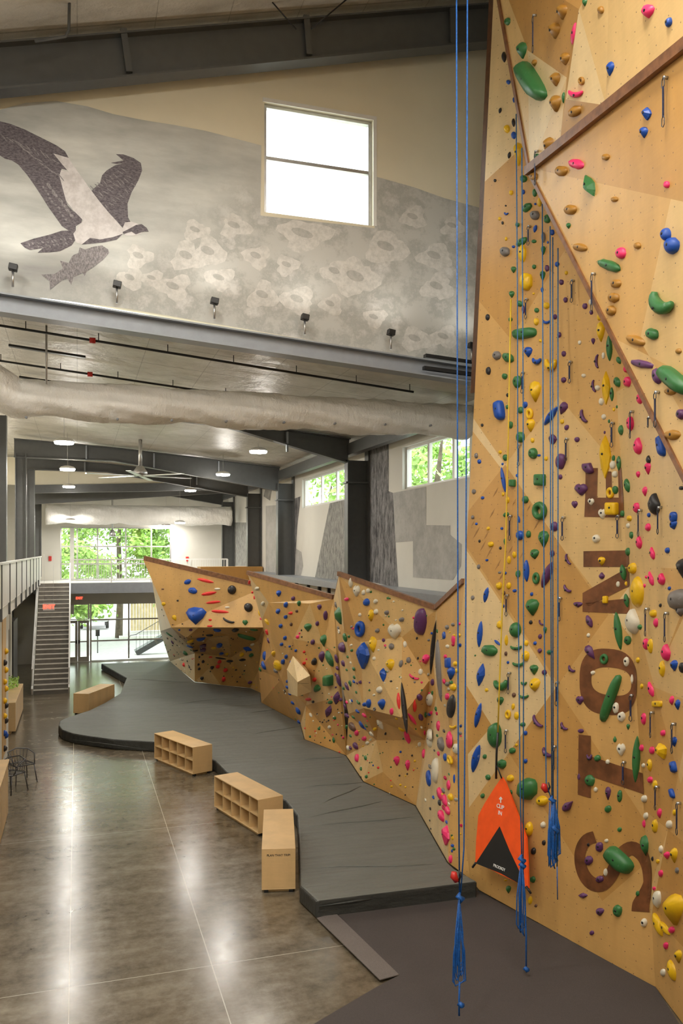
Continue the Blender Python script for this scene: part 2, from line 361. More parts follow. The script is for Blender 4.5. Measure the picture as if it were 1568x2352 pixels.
for k, (a, b) in enumerate(((-.52, .02), (.03, .58))):
    d = struct(empty('door_%d' % (k + 1), (a, 44.08, 0)))
    f = MB().box((a, 44.08, .02), (a + .12, 44.14, 2.12)).box((b - .12, 44.08, .02), (b, 44.14, 2.12)).box((a + .12, 44.08, 1.98), (b - .12, 44.14, 2.12)).box((a + .12, 44.08, .02), (b - .12, 44.14, .26)).box((a + .12, 44.09, 1.0), (b - .12, 44.13, 1.06))
    f.build('door_frame', M['tread'], d); MB().box((a + .12, 44.105, .26), (b - .12, 44.115, 1.98)).build('door_pane', M['glass'], d)
    MB().box((b - .09 if k == 0 else a + .03, 44.03, .95), (b - .03 if k == 0 else a + .09, 44.08, 1.12)).build('door_handle', M['black'], d)
struct(MB().box((LO_W[0], 44.06, 0), (-.54, 44.12, 2.14)).build('trim_2', M['offwhite']))
# window reveal of the mural window
mb = MB(); mb.box((MW[0] - .03, 13.985, MW[3] - .02), (MW[1] + .06, 13.999, MW[3] + .05)).box((MW[1], 13.985, MW[2]), (MW[1] + .06, 13.999, MW[3] - .02))
struct(mb.build('trim_3', M['white']))

# ---------------------------------------------------------------- steel frames
def ibeam(mb, a, b, h, wf, tf=.03, tw=.02):
    a = Vector(a); b = Vector(b); u = Vector((0, 0, 1)); d = (b - a).normalized(); r = d.cross(u).normalized(); u2 = r.cross(d)
    mb.beam(a + u2 * (h / 2 - tf / 2), b + u2 * (h / 2 - tf / 2), wf, tf); mb.beam(a - u2 * (h / 2 - tf / 2), b - u2 * (h / 2 - tf / 2), wf, tf); mb.beam(a, b, tw, h - tf * 2)
# high hall rafter in front of the mural wall
YR = 13.55
pa, pb, pc, pd = onY(-250, 128, YR), onY(1190, 12, YR), onY(-250, 238, YR), onY(1190, 95, YR)
raf = tag(empty('roof_rafter', (pa + pc) / 2, 'deep dark grey steel rafter spanning above the bird mural', 'beam'), None)
mb = MB(); mb.beam(pa, pb, .28, .03).beam(pc, pd, .28, .03)
mb.add([pa + Vector((0, .01, 0)), pb + Vector((0, .01, 0)), pd + Vector((0, .01, 0)), pc + Vector((0, .01, 0)), pa - Vector((0, .01, 0)), pb - Vector((0, .01, 0)), pd - Vector((0, .01, 0)), pc - Vector((0, .01, 0))],
       [(0, 1, 2, 3), (7, 6, 5, 4)])
mb.build('rafter_beam', M['steel'], raf)
for (x0, y0, x1, y1) in ((283, 66, 297, 166), (703, 36, 710, 126), (1038, 14, 1040, 100)):
    MB().beam(onY(x0, y0, YR - .1), onY(x1, y1, YR - .1), .05, .1).build('stiffener', M['steel'], raf)
b1 = MB(); b1.tube([onY(612, -10, YR - .3), onY(680, 68, YR - .3)], .012).tube([onY(806, -10, YR - .3), onY(715, 66, YR - .3)], .012)
tag(b1.build('brace_rod', M['black']), 'pair of thin black diagonal brace rods meeting at the top rafter', 'rod')
tag(MB().tube([onY(160, -40, 12.9), onY(158, 70, 12.9), onY(150, 84, 12.9), onY(80, 95, 12.9)], .022).build('conduit_pipe', M['steel']), 'bent grey conduit on the ceiling above the rafter', 'pipe')
# eave beam below the mural
def eave(x, y): return onY(x, y, 13.8)
be = tag(empty('ceiling_beam', eave(0, 678), 'long pale grey steel beam under the bird mural', 'beam'))
L0, L1 = eave(-260, 637), eave(1130, 853)
mb = MB(); mb.beam(L0 + Vector((0, 0, -.15)), L1 + Vector((0, 0, -.15)), .03, .27); mb.beam(L0 + Vector((0, -.06, -.30)), L1 + Vector((0, -.06, -.30)), .30, .025); mb.beam(L0 + Vector((0, 0, 0)), L1, .26, .025)
mb.build('beam_web', M['steel_light'], be)
tag(MB().beam(eave(975, 818), eave(1100, 836), .12, .07).build('cable_tray', M['black']), 'short black cable tray lying on the pale beam by the tall wall', 'tray')
tag(MB().beam(onY(972, 845, 13.6), onY(1098, 862, 13.6), .10, .06).build('cable_tray', M['black']), 'short black cable tray hung under the pale beam by the tall wall', 'tray')
nm = ['leftmost', 'second from left', 'third from left', 'third from right', 'second from right', 'rightmost']
for i, (x, y) in enumerate(((30, 652), (268, 690), (491, 727), (698, 763), (895, 797), (1080, 826))):
    p = eave(x, y - 6) + Vector((0, -.05, .02)); o = empty('spotlight', p, 'small black spotlight standing on the pale beam, ' + nm[i] + ' of six', 'spotlight', 'uplights on the mural beam')
    MB().tube([p + Vector((0, 0, -.12)), p + Vector((0, 0, .13))], .018).build('stand', M['metal'], o)
    bevel(MB().beam(p + Vector((-.06, 0, .19)), p + Vector((.07, 0, .17)), .12, .10).build('lamp_head', M['black'], o), .01)
    sl = bpy.data.lights.new('uplight', 'SPOT'); sl.energy = UPLIGHT; sl.spot_size = 2.7; sl.spot_blend = 1; sl.shadow_soft_size = .06; sl.color = (1, .96, .88)
    so_ = bpy.data.objects.new('uplight', sl); C.objects.link(so_); so_.parent = o; so_.location = (0, -.3, .26); so_.rotation_euler = (math.radians(180 - 8), 0, 0)
# portal frames of the low section
LZ = 4.42
LX, YS = -1.64, (21.7, 30.0, 35.7, 42.3)
for i, Y in enumerate(YS):
    nmf = ['nearest', 'second', 'third', 'farthest'][i]
    zr = lambda X: roof_z(X) - .05
    cr = tag(empty('steel_column', (7.1, Y, 0), nmf + ' dark grey steel column along the right mural wall', 'column'))
    mb = MB(); mb.box((7.1, Y - .15, 0), (7.13, Y + .15, 8.2)).box((7.13, Y - .012, 0), (7.7, Y + .012, 8.2)).box((7.7, Y - .15, 0), (7.74, Y + .15, 8.7)); mb.build('column_shaft', M['steel'], cr)
    MB().box((7.05, Y - .16, 7.55), (7.74, Y + .16, 7.6)).build('knee_plate', M['steel'], cr)
    cl = tag(empty('steel_column', (LX, Y, 0), nmf + ' dark grey steel column along the left mezzanine', 'column'))
    MB().box((LX - .36, Y - .15, LZ), (LX - .33, Y + .15, 9.0)).box((LX - .33, Y - .012, LZ), (LX - .03, Y + .012, 9.0)).box((LX - .03, Y - .15, LZ), (LX, Y + .15, 9.0)).build('column_shaft', M['steel'], cl)
    rb = tag(empty('roof_rafter', (3, Y, 8.6), nmf + ' dark grey rafter under the low white ceiling', 'beam'))
    dz = .62 if i < 2 else .5
    mb = MB()
    for sgn in (0, 1):
        off = Vector((0, 0, -dz * sgn))
        pts = [Vector((LX - .4, Y, zr(LX) - .1)), Vector((1.2, Y, zr(1.2) - .02)), Vector((7.2, Y, zr(7.2) - .0))]
        if sgn: pts = [Vector((LX - .4, Y, zr(LX) - .1 - dz)), Vector((1.2, Y, zr(LX) - .12 - dz)), Vector((7.15, Y, zr(7.15) - dz - .25))] if i else [Vector((LX - .4, Y, 9.36)), Vector((3.66, Y, 9.0)), Vector((7.15, Y, 8.12))]
        if i == 0 and not sgn: pts[1] = Vector((3.66, Y, zr(3.66)))
        for a_, b_ in zip(pts, pts[1:]): mb.beam(a_, b_, .26, .03)
        if sgn: mb.add([q + Vector((0, .01, 0)) for q in top] + [q + Vector((0, .01, 0)) for q in pts], [(0, 1, 4, 3), (1, 2, 5, 4)])
        top = pts
    mb.build('rafter_beam', M['steel'], rb, fix=False)
    for X in ((.3, 2.6, 4.9) if i else (5.4,)): MB().beam((X, Y - .08, zr(X) - .05), (X, Y - .08, zr(X) - dz + .03), .05, .1).build('stiffener', M['steel_light'], rb)
mb = MB(); mb.beam((-2.2, 36.9, 8.25), (7.2, 36.9, 8.62), .26, .34)
tag(mb.build('header_beam', M['steel']), 'dark grey beam along the foot of the far beige bulkhead', 'beam')
mb = MB(); mb.beam((-2.2, 39.6, 8.0), (7.2, 39.6, 8.75), .3, .5)
tag(mb.build('header_beam', M['steel']), 'deep dark beam above the far plastic-wrapped duct', 'beam')
tag(MB().beam((7.25, 16.2, 8.5), (7.25, 43.8, 8.5), .22, .32).build('eave_beam', M['steel']), 'dark grey eave beam running above the right wall windows', 'beam')
# ledge behind the climbing walls
lg = tag(empty('wall_ledge', (7.3, 15, 4.6), 'grey steel ledge along the right wall behind the boulder walls', 'ledge'))
MB().box((7.0, 14.6, 4.60), (RX - .01, 35, 4.78)).build('ledge_top', M['steel_light'], lg)
for Y in (16.2, 18.4, 20.2, 23.6, 24.6, 25.9, 27.4): MB().box((7.14, Y, 3.6), (7.24, Y + .12, 4.6)).build('ledge_post', M['black'], lg)
struct(MB().box((7.45, 14.3, 0), (RX - .005, 35, 4.58)).build('trim_4', M['offwhite']))

# ---------------------------------------------------------------- ducts, pipes, lights, fans
def duct(name, pts, rad, label, n=28, drape=.06, parent=None):
    vs = []; fs = []; L = len(pts)
    for i, p in enumerate(pts):
        p = Vector(p); d = (Vector(pts[min(i + 1, L - 1)]) - Vector(pts[max(i - 1, 0)])).normalized(); q = d.cross(Vector((0, 0, 1))).normalized(); u = q.cross(d)
        for k in range(n):
            t = 2 * math.pi * k / n
            sag = abs(math.sin(p.x * 1.35 + .6)) * drape * (1.5 if math.sin(t) < 0 else .4) + random.uniform(-.012, .012) + .02 * math.sin(7 * t + p.x * 5)
            vs.append(p + (q * math.cos(t) + u * math.sin(t)) * (rad + sag))
    for i in range(L - 1):
        for k in range(n): fs.append((i * n + k, i * n + (k + 1) % n, (i + 1) * n + (k + 1) % n, (i + 1) * n + k))
    fs += [tuple(range(n)), tuple((L - 1) * n + k for k in range(n))]
    root = empty(name, Vector(pts[0]), label, 'duct'); MB().add(vs, fs, True).build('plastic_wrap', M['wrap'], root); return root
pts = [(-2.6, 14.6, 9.3), (-2.1, 14.75, 9.15), (-1.75, 14.95, 8.85), (-1.45, 15.1, 8.6), (-1.15, 15.25, 8.42)] + [(-1 + .12 * k, 15.3, 8.36) for k in range(0, 73)]
d1 = duct('air_duct', pts, .29, 'big duct wrapped in draped white plastic just below the pale beam')
for x in (60, 270, 395, 520, 653, 770, 885, 990):
    p = onY(x, 967 + (x - 500) * .02, 15.0); MB().tube([p, p + Vector((0, .08, 0))], .022).build('port', M['steel_light'], d1)
duct('air_duct', [(-1.4 + .15 * k, 40.8, 7.42) for k in range(0, 59)], .42, 'far duct wrapped in white plastic above the mezzanine railing')
def pipe(name, a, b, r, label, cat='pipe', mat='steel', hang=()):
    root = empty(name, a, label, cat); MB().tube([a, b], r).build('pipe_run', M[mat], root)
    for t in hang:
        p = Vector(a).lerp(Vector(b), t); MB().tube([p, p + Vector((0, 0, .14))], .008).build('hanger', M['black'], root)
    return root
def cz(X, Y, d=.16): return Vector((X, Y, roof_z(X) - d))
pp = pipe('sprinkler_pipe', cz(-1.6, 14.75), cz(6.2, 14.75), .022, 'thin dark sprinkler pipe running just under the pale beam', mat='black', hang=(.1, .25, .4, .55, .7, .85, .99))
pp = pipe('sprinkler_pipe', cz(-2, 17.6), cz(3.6, 17.6), .022, 'thin dark sprinkler pipe close above the wrapped duct', mat='black', hang=(.1, .3, .5, .7, .9))
tag(MB().beam(cz(-1.2, 16.3, .12), cz(.15, 16.3, .12), .1, .04).build('cable_tray', M['black']), 'flat black tray on the ceiling between the two sprinkler pipes', 'tray')
tag(MB().beam(cz(-1.2, 19.2, .12), cz(.2, 19.2, .12), .1, .04).build('cable_tray', M['black']), 'flat black tray on the ceiling nearest above the wrapped duct', 'tray')
for (X, Y, t) in ((.25, 14.75, 'under the pale beam'), (.25, 17.6, 'above the wrapped duct')):
    p = cz(X, Y); tag(MB().tube([p - Vector((.05, 0, 0)), p + Vector((.05, 0, 0))], .05).build('valve', M['red']), 'small red valve on the sprinkler pipe ' + t, 'valve')
tag(MB().tube([cz(-.5, 14.9, 0), cz(-.5, 14.9, 1.0)], .018).build('duct_hanger', M['metal']), 'thin grey rod hanging the wrapped duct from the ceiling', 'rod')
def pendant(px, py, D, label, r=.25):
    p = at(px, py, D); zt = roof_z(p.x) - .02 if D > 19 else 9
    o = empty('pendant_light', p, label, 'lamp', 'round pendant lights over the boulder area')
    MB().tube([p, p + Vector((0, 0, .02)), p + Vector((0, 0, .07)), p + Vector((0, 0, .10))], [r, r, r * .8, r * .35], 20).build('lamp_housing', M['white'], o)
    MB().tube([p + Vector((0, 0, -.05)), p + Vector((0, 0, -.002))], [r * .9, r * .95], 20).build('diffuser', M['lamp_glow'], o)
    MB().tube([p + Vector((0, 0, .1)), Vector((p.x, p.y, zt))], .006, 5).build('cord', M['metal'], o)
for a_ in ((147, 1015, 20.5, 'nearest of the left row, over the floor'), (155, 1077, 26.5, 'second of the left row'), (158, 1117, 33, 'third of the left row'), (162, 1195, 38, 'fourth of the left row, in front of the far window'), (163, 1209, 42.5, 'farthest of the left row'),
           (593, 1036, 22.3, 'nearest of the right row, beside the dark knee'), (512, 1089, 28.6, 'second of the right row'), (437, 1126, 35, 'third of the right row'), (413, 1200, 38.5, 'fourth of the right row, under the far duct'), (381, 1207, 42.5, 'farthest of the right row')):
    pendant(a_[0], a_[1], a_[2], 'round white pendant light, ' + a_[3])
for i, (X, Y) in enumerate(((-3.5, -3), (0, -3), (3.5, -3), (-3.5, 1.5), (0, 1.5), (3.5, 1.5), (-3, 6), (1, 6), (4.2, 6.2), (-3, 10), (.5, 9.6))):  # unseen lamps added above and behind the camera to light the hall
    zc_ = HZ(X) - 1.0; o = empty('added_fill_light', (X, Y, zc_), 'added rectangular fill lamp, unseen under the high roof, number %d from the back' % (i + 1), 'lamp', 'added fill lamps of the tall hall')
    MB().box((X - .55, Y - .3, zc_), (X + .55, Y + .3, zc_ + .1)).build('lamp_housing', M['white'], o)
    MB().box((X - .5, Y - .26, zc_ - .02), (X + .5, Y + .26, zc_ - .001)).build('diffuser', M['fill_glow_high'], o)
def fan(p, ztop, label, s=1):
    p = Vector(p); o = empty('ceiling_fan', p, label, 'fan', 'large ceiling fans')
    MB().tube([p + Vector((0, 0, .3)), Vector((p.x, p.y, ztop))], .06 * s, 8).build('downrod', M['metal'], o)
    MB().tube([p, p + Vector((0, 0, .12)), p + Vector((0, 0, .32))], [.20 * s, .24 * s, .1 * s], 16).build('motor', M['metal'], o)
    for k in range(6):
        t = k * math.pi / 3 + .25; d = Vector((math.cos(t), math.sin(t), 0)); MB().beam(p + d * .2 * s, p + d * 1.75 * s, .16 * s, .02).build('blade', M['metal'], o)
fan(at(322, 1093, 26.8), 9.3, 'big silver ceiling fan hanging in the middle, nearer one'); fan(at(258, 1232, 40.5), 8.6, 'far ceiling fan silhouetted against the green window', .7)

# ---------------------------------------------------------------- mezzanine, stairs, left side
MZ = 4.2
struct(MB().box((-8.9, 40, MZ - .12), (RX, 44, MZ)).build('floor_mezzanine', M['white']))
tag(MB().box((-1.9, 39.9, MZ - .5), (RX, 40.0, MZ - .02)).build('edge_beam', M['steel_light']), 'grey steel beam along the front edge of the far mezzanine', 'beam')
struct(MB().box((-1.9, 43.0, 3.02), (6.9, 43.95, 3.75)).build('ceiling_soffit', M['offwhite']))
def railing(p0, p1, label, z=MZ, h=1.07, step=.115, mat='white'):
    p0 = Vector(p0); p1 = Vector(p1); o = empty('guard_railing', p0, label, 'railing'); Ld = (p1 - p0).length; d = (p1 - p0) / Ld; U = Vector((0, 0, 1))
    MB().beam(p0 + U * h, p1 + U * h, .05, .06).build('top_rail', M[mat], o); MB().beam(p0 + U * .1, p1 + U * .1, .03, .04).build('bottom_rail', M[mat], o)
    np_ = max(2, int(Ld / 1.5) + 1)
    for k in range(np_): q = p0 + d * Ld * k / (np_ - 1); MB().beam(q, q + U * h, .06, .06, up=(0, 1, 0)).build('post', M[mat], o)
    mb = MB(); x = step
    while x < Ld: q = p0 + d * x; mb.beam(q + U * .1, q + U * h, .022, .022, up=(0, 1, 0)); x += step
    b = mb.build('balusters', M[mat], o); b['kind'] = 'stuff'; return o
railing((-.3, 40.05, MZ), (7.0, 40.05, MZ), 'white baluster railing along the far mezzanine')
struct(MB().box((-8.9, 14.3, LZ - .27), (-1.58, 39.5, LZ)).build('floor_mezzanine', M['white']))
o = empty('panel_railing', (-1.55, 14.4, LZ), 'white panel railing along the left mezzanine edge', 'railing')
for k in range(11):
    y0 = 14.5 + k * 2.25; MB().box((-1.56, y0, LZ + .04), (-1.54, y0 + 2.15, LZ + .96)).build('panel', M['white'], o); MB().box((-1.57, y0 - .07, LZ - .25), (-1.52, y0 - .02, LZ + .98)).build('post', M['steel'], o)
MB().box((-1.58, 14.4, LZ + .97), (-1.52, 39.4, LZ + 1.02)).build('top_rail', M['white'], o)
struct(MB().box((-4.6, 14.3, LZ), (-4.5, 43.9, 9.9)).build('wall_left_upper', M['beige']))
for k_, Y_ in enumerate((19.5, 24.5, 29.5, 34.5)):  # out-of-view pendants added to brighten the upper left wall
    o = empty('pendant_light', (-3.0, Y_, 8.4), 'added round fill lamp over the left mezzanine, out of view, ' + ('nearest', 'second', 'third', 'farthest')[k_] + ' of four', 'lamp'); MB().tube([(-3.0, Y_, 8.4), (-3.0, Y_, 8.5)], [.25, .2], 16).build('lamp_housing', M['white'], o); MB().tube([(-3.0, Y_, 8.36), (-3.0, Y_, 8.395)], .22, 16).build('diffuser', M['lamp_glow'], o)
# stairs
st = tag(empty('staircase', (-1.7, 34.6, 0), 'straight grey staircase with white stringers up to the mezzanine', 'staircase'))
SY0, SY1, NS = 34.6, 41.0 - .9, 24
tr = MB(); ri = MB(); rs = MZ / NS; rn = (SY1 - SY0) / NS
for k in range(NS):
    y = SY0 + k * rn; z = k * rs
    MB().box((-1.64, y + .01, z), (-.34, y + .03, z + rs - .03)).build('riser', M['stair'], st)
    MB().box((-1.64, y - .02, z + rs - .03), (-.34, y + rn + .02, z + rs)).build('tread', M['tread'], st)
for X in (-1.72, -.34):
    MB().beam((X + .03, SY0 - .05, .12), (X + .03, SY1, MZ + .1), .06, .34).build('stringer', M['white'], st)
    MB().beam((X + .03, SY0, 1.0), (X + .03, SY1, MZ + .95), .045, .045).build('handrail', M['white'], st)
    mbp = MB()
    for k in range(0, 9):
        t = k / 8; y = SY0 + (SY1 - SY0) * t; z = MZ * t
        MB().beam((X + .03, y, z + .1), (X + .03, y, z + .98), .035, .035, up=(0, 1, 0)).build('baluster', M['white'], st)
struct(MB().box((-2.6, 14.3, 0), (-1.85, 25.0, LZ - .28)).build('wall_left_lower', M['offwhite']))
struct(MB().box((-3.2, 24.8, 0), (-3.0, 43.9, MZ - .36)).build('wall_left_recess', M['dark']))
struct(MB().box((-2.6, 31.5, 0), (-2.25, 32.0, MZ - .36)).box((-2.6, 27.2, 2.9), (-2.3, 31.5, MZ - .36)).build('trim_5', M['offwhite']))
tag(MB().box((-2.5, 32.1, 0), (-2.2, 34.2, 3.1)).build('shop_panel', M['dark']), 'dark grey panel beside the staircase foot', 'panel')
def sign(p, w_, h_, label, txt='EXIT', yface=True):
    p = Vector(p); o = empty('exit_sign', p, label, 'sign')
    MB().box((p.x - w_ / 2, p.y, p.z - h_ / 2), (p.x + w_ / 2, p.y + .05, p.z + h_ / 2)).build('sign_box', M['white'], o)
    for sx_ in (-.4, .4): MB().tube([p + Vector((sx_ * w_, .02, h_ / 2)), p + Vector((sx_ * w_, .02, h_ / 2 + (1.9 if p.y < 40 else .35)))], .004, 5).build('hanging_wire', M['metal'], o)
    text(txt, h_ * .8, p + Vector((0, -.01, 0)), Matrix.Rotation(math.pi / 2, 3, 'X'), M['exit'], 'lettering', o)
def text(txt, size, p, rot, mat, name, parent, ext=.002, shear=0):
    cu = bpy.data.curves.new(name, 'FONT'); cu.body = txt; cu.size = size; cu.extrude = ext; cu.align_x = 'CENTER'; cu.align_y = 'CENTER'; cu.offset = size * .012
    t = bpy.data.objects.new('tmp', cu); C.objects.link(t); dg = bpy.context.evaluated_depsgraph_get(); me = bpy.data.meshes.new_from_object(t.evaluated_get(dg)); bpy.data.objects.remove(t)
    me.name = name; me.transform(Matrix.Translation(Vector(p)) @ rot.to_4x4()); me.materials.clear(); me.materials.append(mat)
    o = bpy.data.objects.new(name, me); C.objects.link(o)
    if parent: o.parent = parent; o.matrix_parent_inverse = Matrix.Translation(-parent.location)
    return o
sign(onY(112, 1394, 34.0), .42, .28, 'glowing red exit sign hanging in front of the stairs')
sign(onY(182, 1374, 42.9), .40, .2, 'small red exit sign below the far mezzanine beam')
sign(onY(549, 1217, 41.9), .32, .2, 'small exit sign high in the far right corner')
for i, (x, y, t) in enumerate(((115, 1283, 'left of the green window'), (430, 1284, 'right of the green window'))):
    p = onY(x, y, 43.9); tag(MB().box((p.x - .07, 43.9, p.z - .12), (p.x + .07, 44, p.z + .12)).build('fire_alarm', M['red']), 'small red fire alarm box on the far wall ' + t, 'alarm')

# outside
tag(MB().box((-30, 44.3, -.25), (60, 140, -.05)).build('parking_ground', M['asphalt']), None, None); bpy.data.objects['parking_ground']['kind'] = 'structure'
o = MB().box((8.1, -20, -.25), (60, 44.3, -.05)).build('outdoor_ground', M['asphalt']); struct(o)
struct(MB().box((-2, 44.3, -.05), (12, 46.5, .0)).build('trim_6', M['concrete_out'])); struct(MB().box((2.6, 55, -.04), (14, 55.6, .12)).build('trim_7', M['concrete_out']))
fo = empty('board_fence', (3.6, 60, 0), 'tall raw timber board fence beyond the parking lot', 'fence')
for k in range(60): MB().box((3.6 + k * .2, 60, 0), (3.78 + k * .2, 60.04, 3.1)).build('board', M['fence'], fo)
co = empty('parked_car', (.9, 62, 0), 'white parked car seen through the far lower glass', 'car')
bevel(MB().box((.2, 62, .5), (2.2, 66, 1.35)).build('body', M['carblue'], co), .2, 3); bevel(MB().box((.35, 62.8, 1.35), (2.05, 65.5, 2.0)).build('cabin', M['dark'], co), .2, 3)
for (x, y) in ((.3, 62.7), (2.1, 62.7), (.3, 65.2), (2.1, 65.2)): MB().tube([(x - .1, y, .35), (x + .1, y, .35)], .36, 16).build('wheel', M['black'], co)
sg = empty('utility_box', (1.05, 48, 0), 'small black box on the pale island outside the glass', 'box'); MB().box((.98, 48, .9), (1.2, 48.1, 1.25)).build('face', M['black'], sg); MB().box((1.06, 48.03, -.05), (1.12, 48.07, .9)).build('post', M['steel'], sg)
es = empty('outdoor_stair', (3.2, 46.6, 0), 'dark green outdoor stair rising to the right beyond the glass', 'staircase')
A0, A1 = Vector((3.05, 46.4, .08)), Vector((5.6, 46.4, 1.5))
MB().beam(A0, A1, .9, .28).build('stringer', M['steel'], es); U_ = Vector((0, 0, 1))
MB().tube([A0 + Vector((-.35, -.4, .55)), A0 + Vector((-.45, -.4, .8)), A0 + Vector((-.3, -.4, 1.0)), A0 + U_ * 1.05 + Vector((0, -.4, 0)), A1 + U_ * 1.1 + Vector((0, -.4, 0))], .02).build('handrail', M['steel'], es)
for k in range(14): q = A0.lerp(A1, k / 13) + Vector((0, -.4, .1)); MB().tube([q, q + U_ * .95], .01, 5).build('baluster', M['steel'], es)
def tree(X, Y, z0, z1, R_, n, label):
    o = empty('leafy_tree', (X, Y, 0), label, 'tree', 'spring trees outside'); MB().tube([(X, Y, -.1), (X + .1, Y, z0), (X, Y + .2, (z0 + z1) / 2), (X + .2, Y, z1 * .9)], [.25, .2, .14, .03]).build('trunk', M['bark'], o)
    vs = []; fs = []
    cl = [(random.uniform(-1, 1), random.uniform(-1, 1), random.uniform(-1, 1)) for _ in range(26)]
    for k in range(n):
        c = random.choice(cl); q = Vector((X + c[0] * R_ + random.gauss(0, R_ * .18), Y + c[1] * R_ + random.gauss(0, R_ * .18), (z0 + z1) / 2 + c[2] * (z1 - z0) / 2 + random.gauss(0, .35)))
        a = Vector((random.uniform(-1, 1), random.uniform(-1, 1), random.uniform(-1, 1))).normalized(); b = a.orthogonal().normalized(); s = random.uniform(.10, .2)
        i = len(vs); vs += [q - a * s, q - b * s * .6, q + a * s, q + b * s * .6]; fs.append((i, i + 1, i + 2, i + 3))
    MB().add(vs, fs).build('foliage', M['leaf'], o, fix=False)
tree(-1.5, 52, 2.0, 9.5, 2.7, 7500, 'leafy tree outside at the left of the far green window'); tree(2.6, 56, 2.8, 10, 3.1, 8500, 'leafy tree outside in the middle of the far green window'); tree(6.5, 55, 3.4, 9.5, 2.8, 5200, 'sparser tree outside at the right of the far green window')
tree(13, 28.5, 4.5, 11.5, 2.9, 7500, 'leafy tree outside the high window nearest the tall wall'); tree(13.5, 34, 5, 11, 3.0, 5500, 'leafy tree behind the first, outside the high side window'); tree(14, 46, 4.5, 11, 3.4, 6500, 'leafy tree outside the farther high side window')
tree(-5, 60, 2, 12, 3, 2400, 'tree at the far left beyond the parking lot')

# ================================================================ FLOOR PADS
left = [(365, 1519), (232, 1524), (290, 1557), (276, 1592), (240, 1614), (205, 1631), (165, 1644), (148, 1650), (137, 1656), (134, 1666), (142, 1676), (165, 1684), (200, 1690), (260, 1698), (350, 1703), (408, 1710), (494, 1747), (520, 1773), (560, 1792), (655, 1838), (682, 1872), (686, 1950), (688, 2034), (726, 2069)]
right = [(1097, 2024), (1045, 1995), (1029, 1980), (955, 1850), (835, 1795), (795, 1735), (700, 1698), (690, 1662), (600, 1612), (598, 1590), (575, 1580), (506, 1573), (447, 1566), (390, 1518)]
poly = [onz(x, y, .30) for x, y in left + right]
bm = tag(empty('crash_mat', poly[0], 'huge dark grey padded crash mat running along the boulder walls', 'mat'))
poly = [Vector((p.x, min(p.y, 43.2), p.z)) for p in poly]
b1 = bmesh.new(); vs_ = [b1.verts.new(p) for p in poly]; f_ = b1.faces.new(vs_)
if f_.normal.z < 0 or f_.calc_area() == 0: pass
r_ = bmesh.ops.extrude_face_region(b1, geom=[f_]); bmesh.ops.translate(b1, verts=[v for v in r_['geom'] if isinstance(v, bmesh.types.BMVert)], vec=(0, 0, -.29))
bmesh.ops.recalc_face_normals(b1, faces=b1.faces)
bmesh.ops.triangulate(b1, faces=[f for f in b1.faces if abs(f.normal.z) > .9])
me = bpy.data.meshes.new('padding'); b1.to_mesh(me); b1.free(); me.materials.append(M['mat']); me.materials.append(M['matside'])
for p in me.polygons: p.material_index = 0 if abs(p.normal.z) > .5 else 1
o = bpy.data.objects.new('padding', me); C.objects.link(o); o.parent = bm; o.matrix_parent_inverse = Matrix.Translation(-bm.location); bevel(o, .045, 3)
# cover seams and folds lying across the mat
for (x0, y0, x1, y1) in ((690, 1808, 838, 1797), (690, 1900, 955, 1876), (690, 1745, 795, 1738), (560, 1690, 690, 1668), (380, 1620, 590, 1596), (690, 1995, 1000, 1985), (300, 1560, 445, 1568), (700, 1880, 880, 1840), (730, 1850, 830, 1805), (560, 1640, 640, 1628)):
    a, b = onz(x0, y0, .30), onz(x1, y1, .30); MB().tube([a, a.lerp(b, .3) + Vector((0, .03, .004)), a.lerp(b, .7) + Vector((0, -.03, .004)), b], [.002, .018, .018, .002], 6).build('cover_fold', M['mat'], bm)
for (x0, y0, x1, y1) in ((730, 2074, 900, 2050), (880, 2052, 1090, 2026), (160, 1690, 340, 1714)):
    a, b = onz(x0, y0 + 8, .22), onz(x1, y1 + 8, .22); MB().tube([a, a.lerp(b, .5), b], [.004, .02, .004], 6).build('cover_fold', M['matside'], bm)
P0 = lambda x, y: onz(x, y, .04)
rp = [P0(700, 2075), P0(735, 2104), P0(775, 2100), P0(915, 2240), P0(862, 2268), P0(720, 2352)]
dirv = (P0(720, 2352) - P0(862, 2268)); far_pt = P0(720, 2352) + dirv * 4
rp += [far_pt, Vector((far_pt.x, 3, .04)), Vector((6.1, 3, .04)), Vector((6.25, 6.0, .04)), P0(1560, 2352), P0(1505, 2267), P0(1097, 2045)]
rf = tag(MB().prism(rp, (0, 0, -.035)).build('rubber_flooring', M['rubber']), 'dark speckled rubber flooring under the hanging ropes', 'flooring')
tag(MB().prism([P0(727, 2110), P0(770, 2098), P0(916, 2240), P0(872, 2252)], (0, 0, .012)).build('ramp_edge', M['rubber_edge']), 'paler grey rubber ramp strip along the edge of the dark flooring', 'ramp')

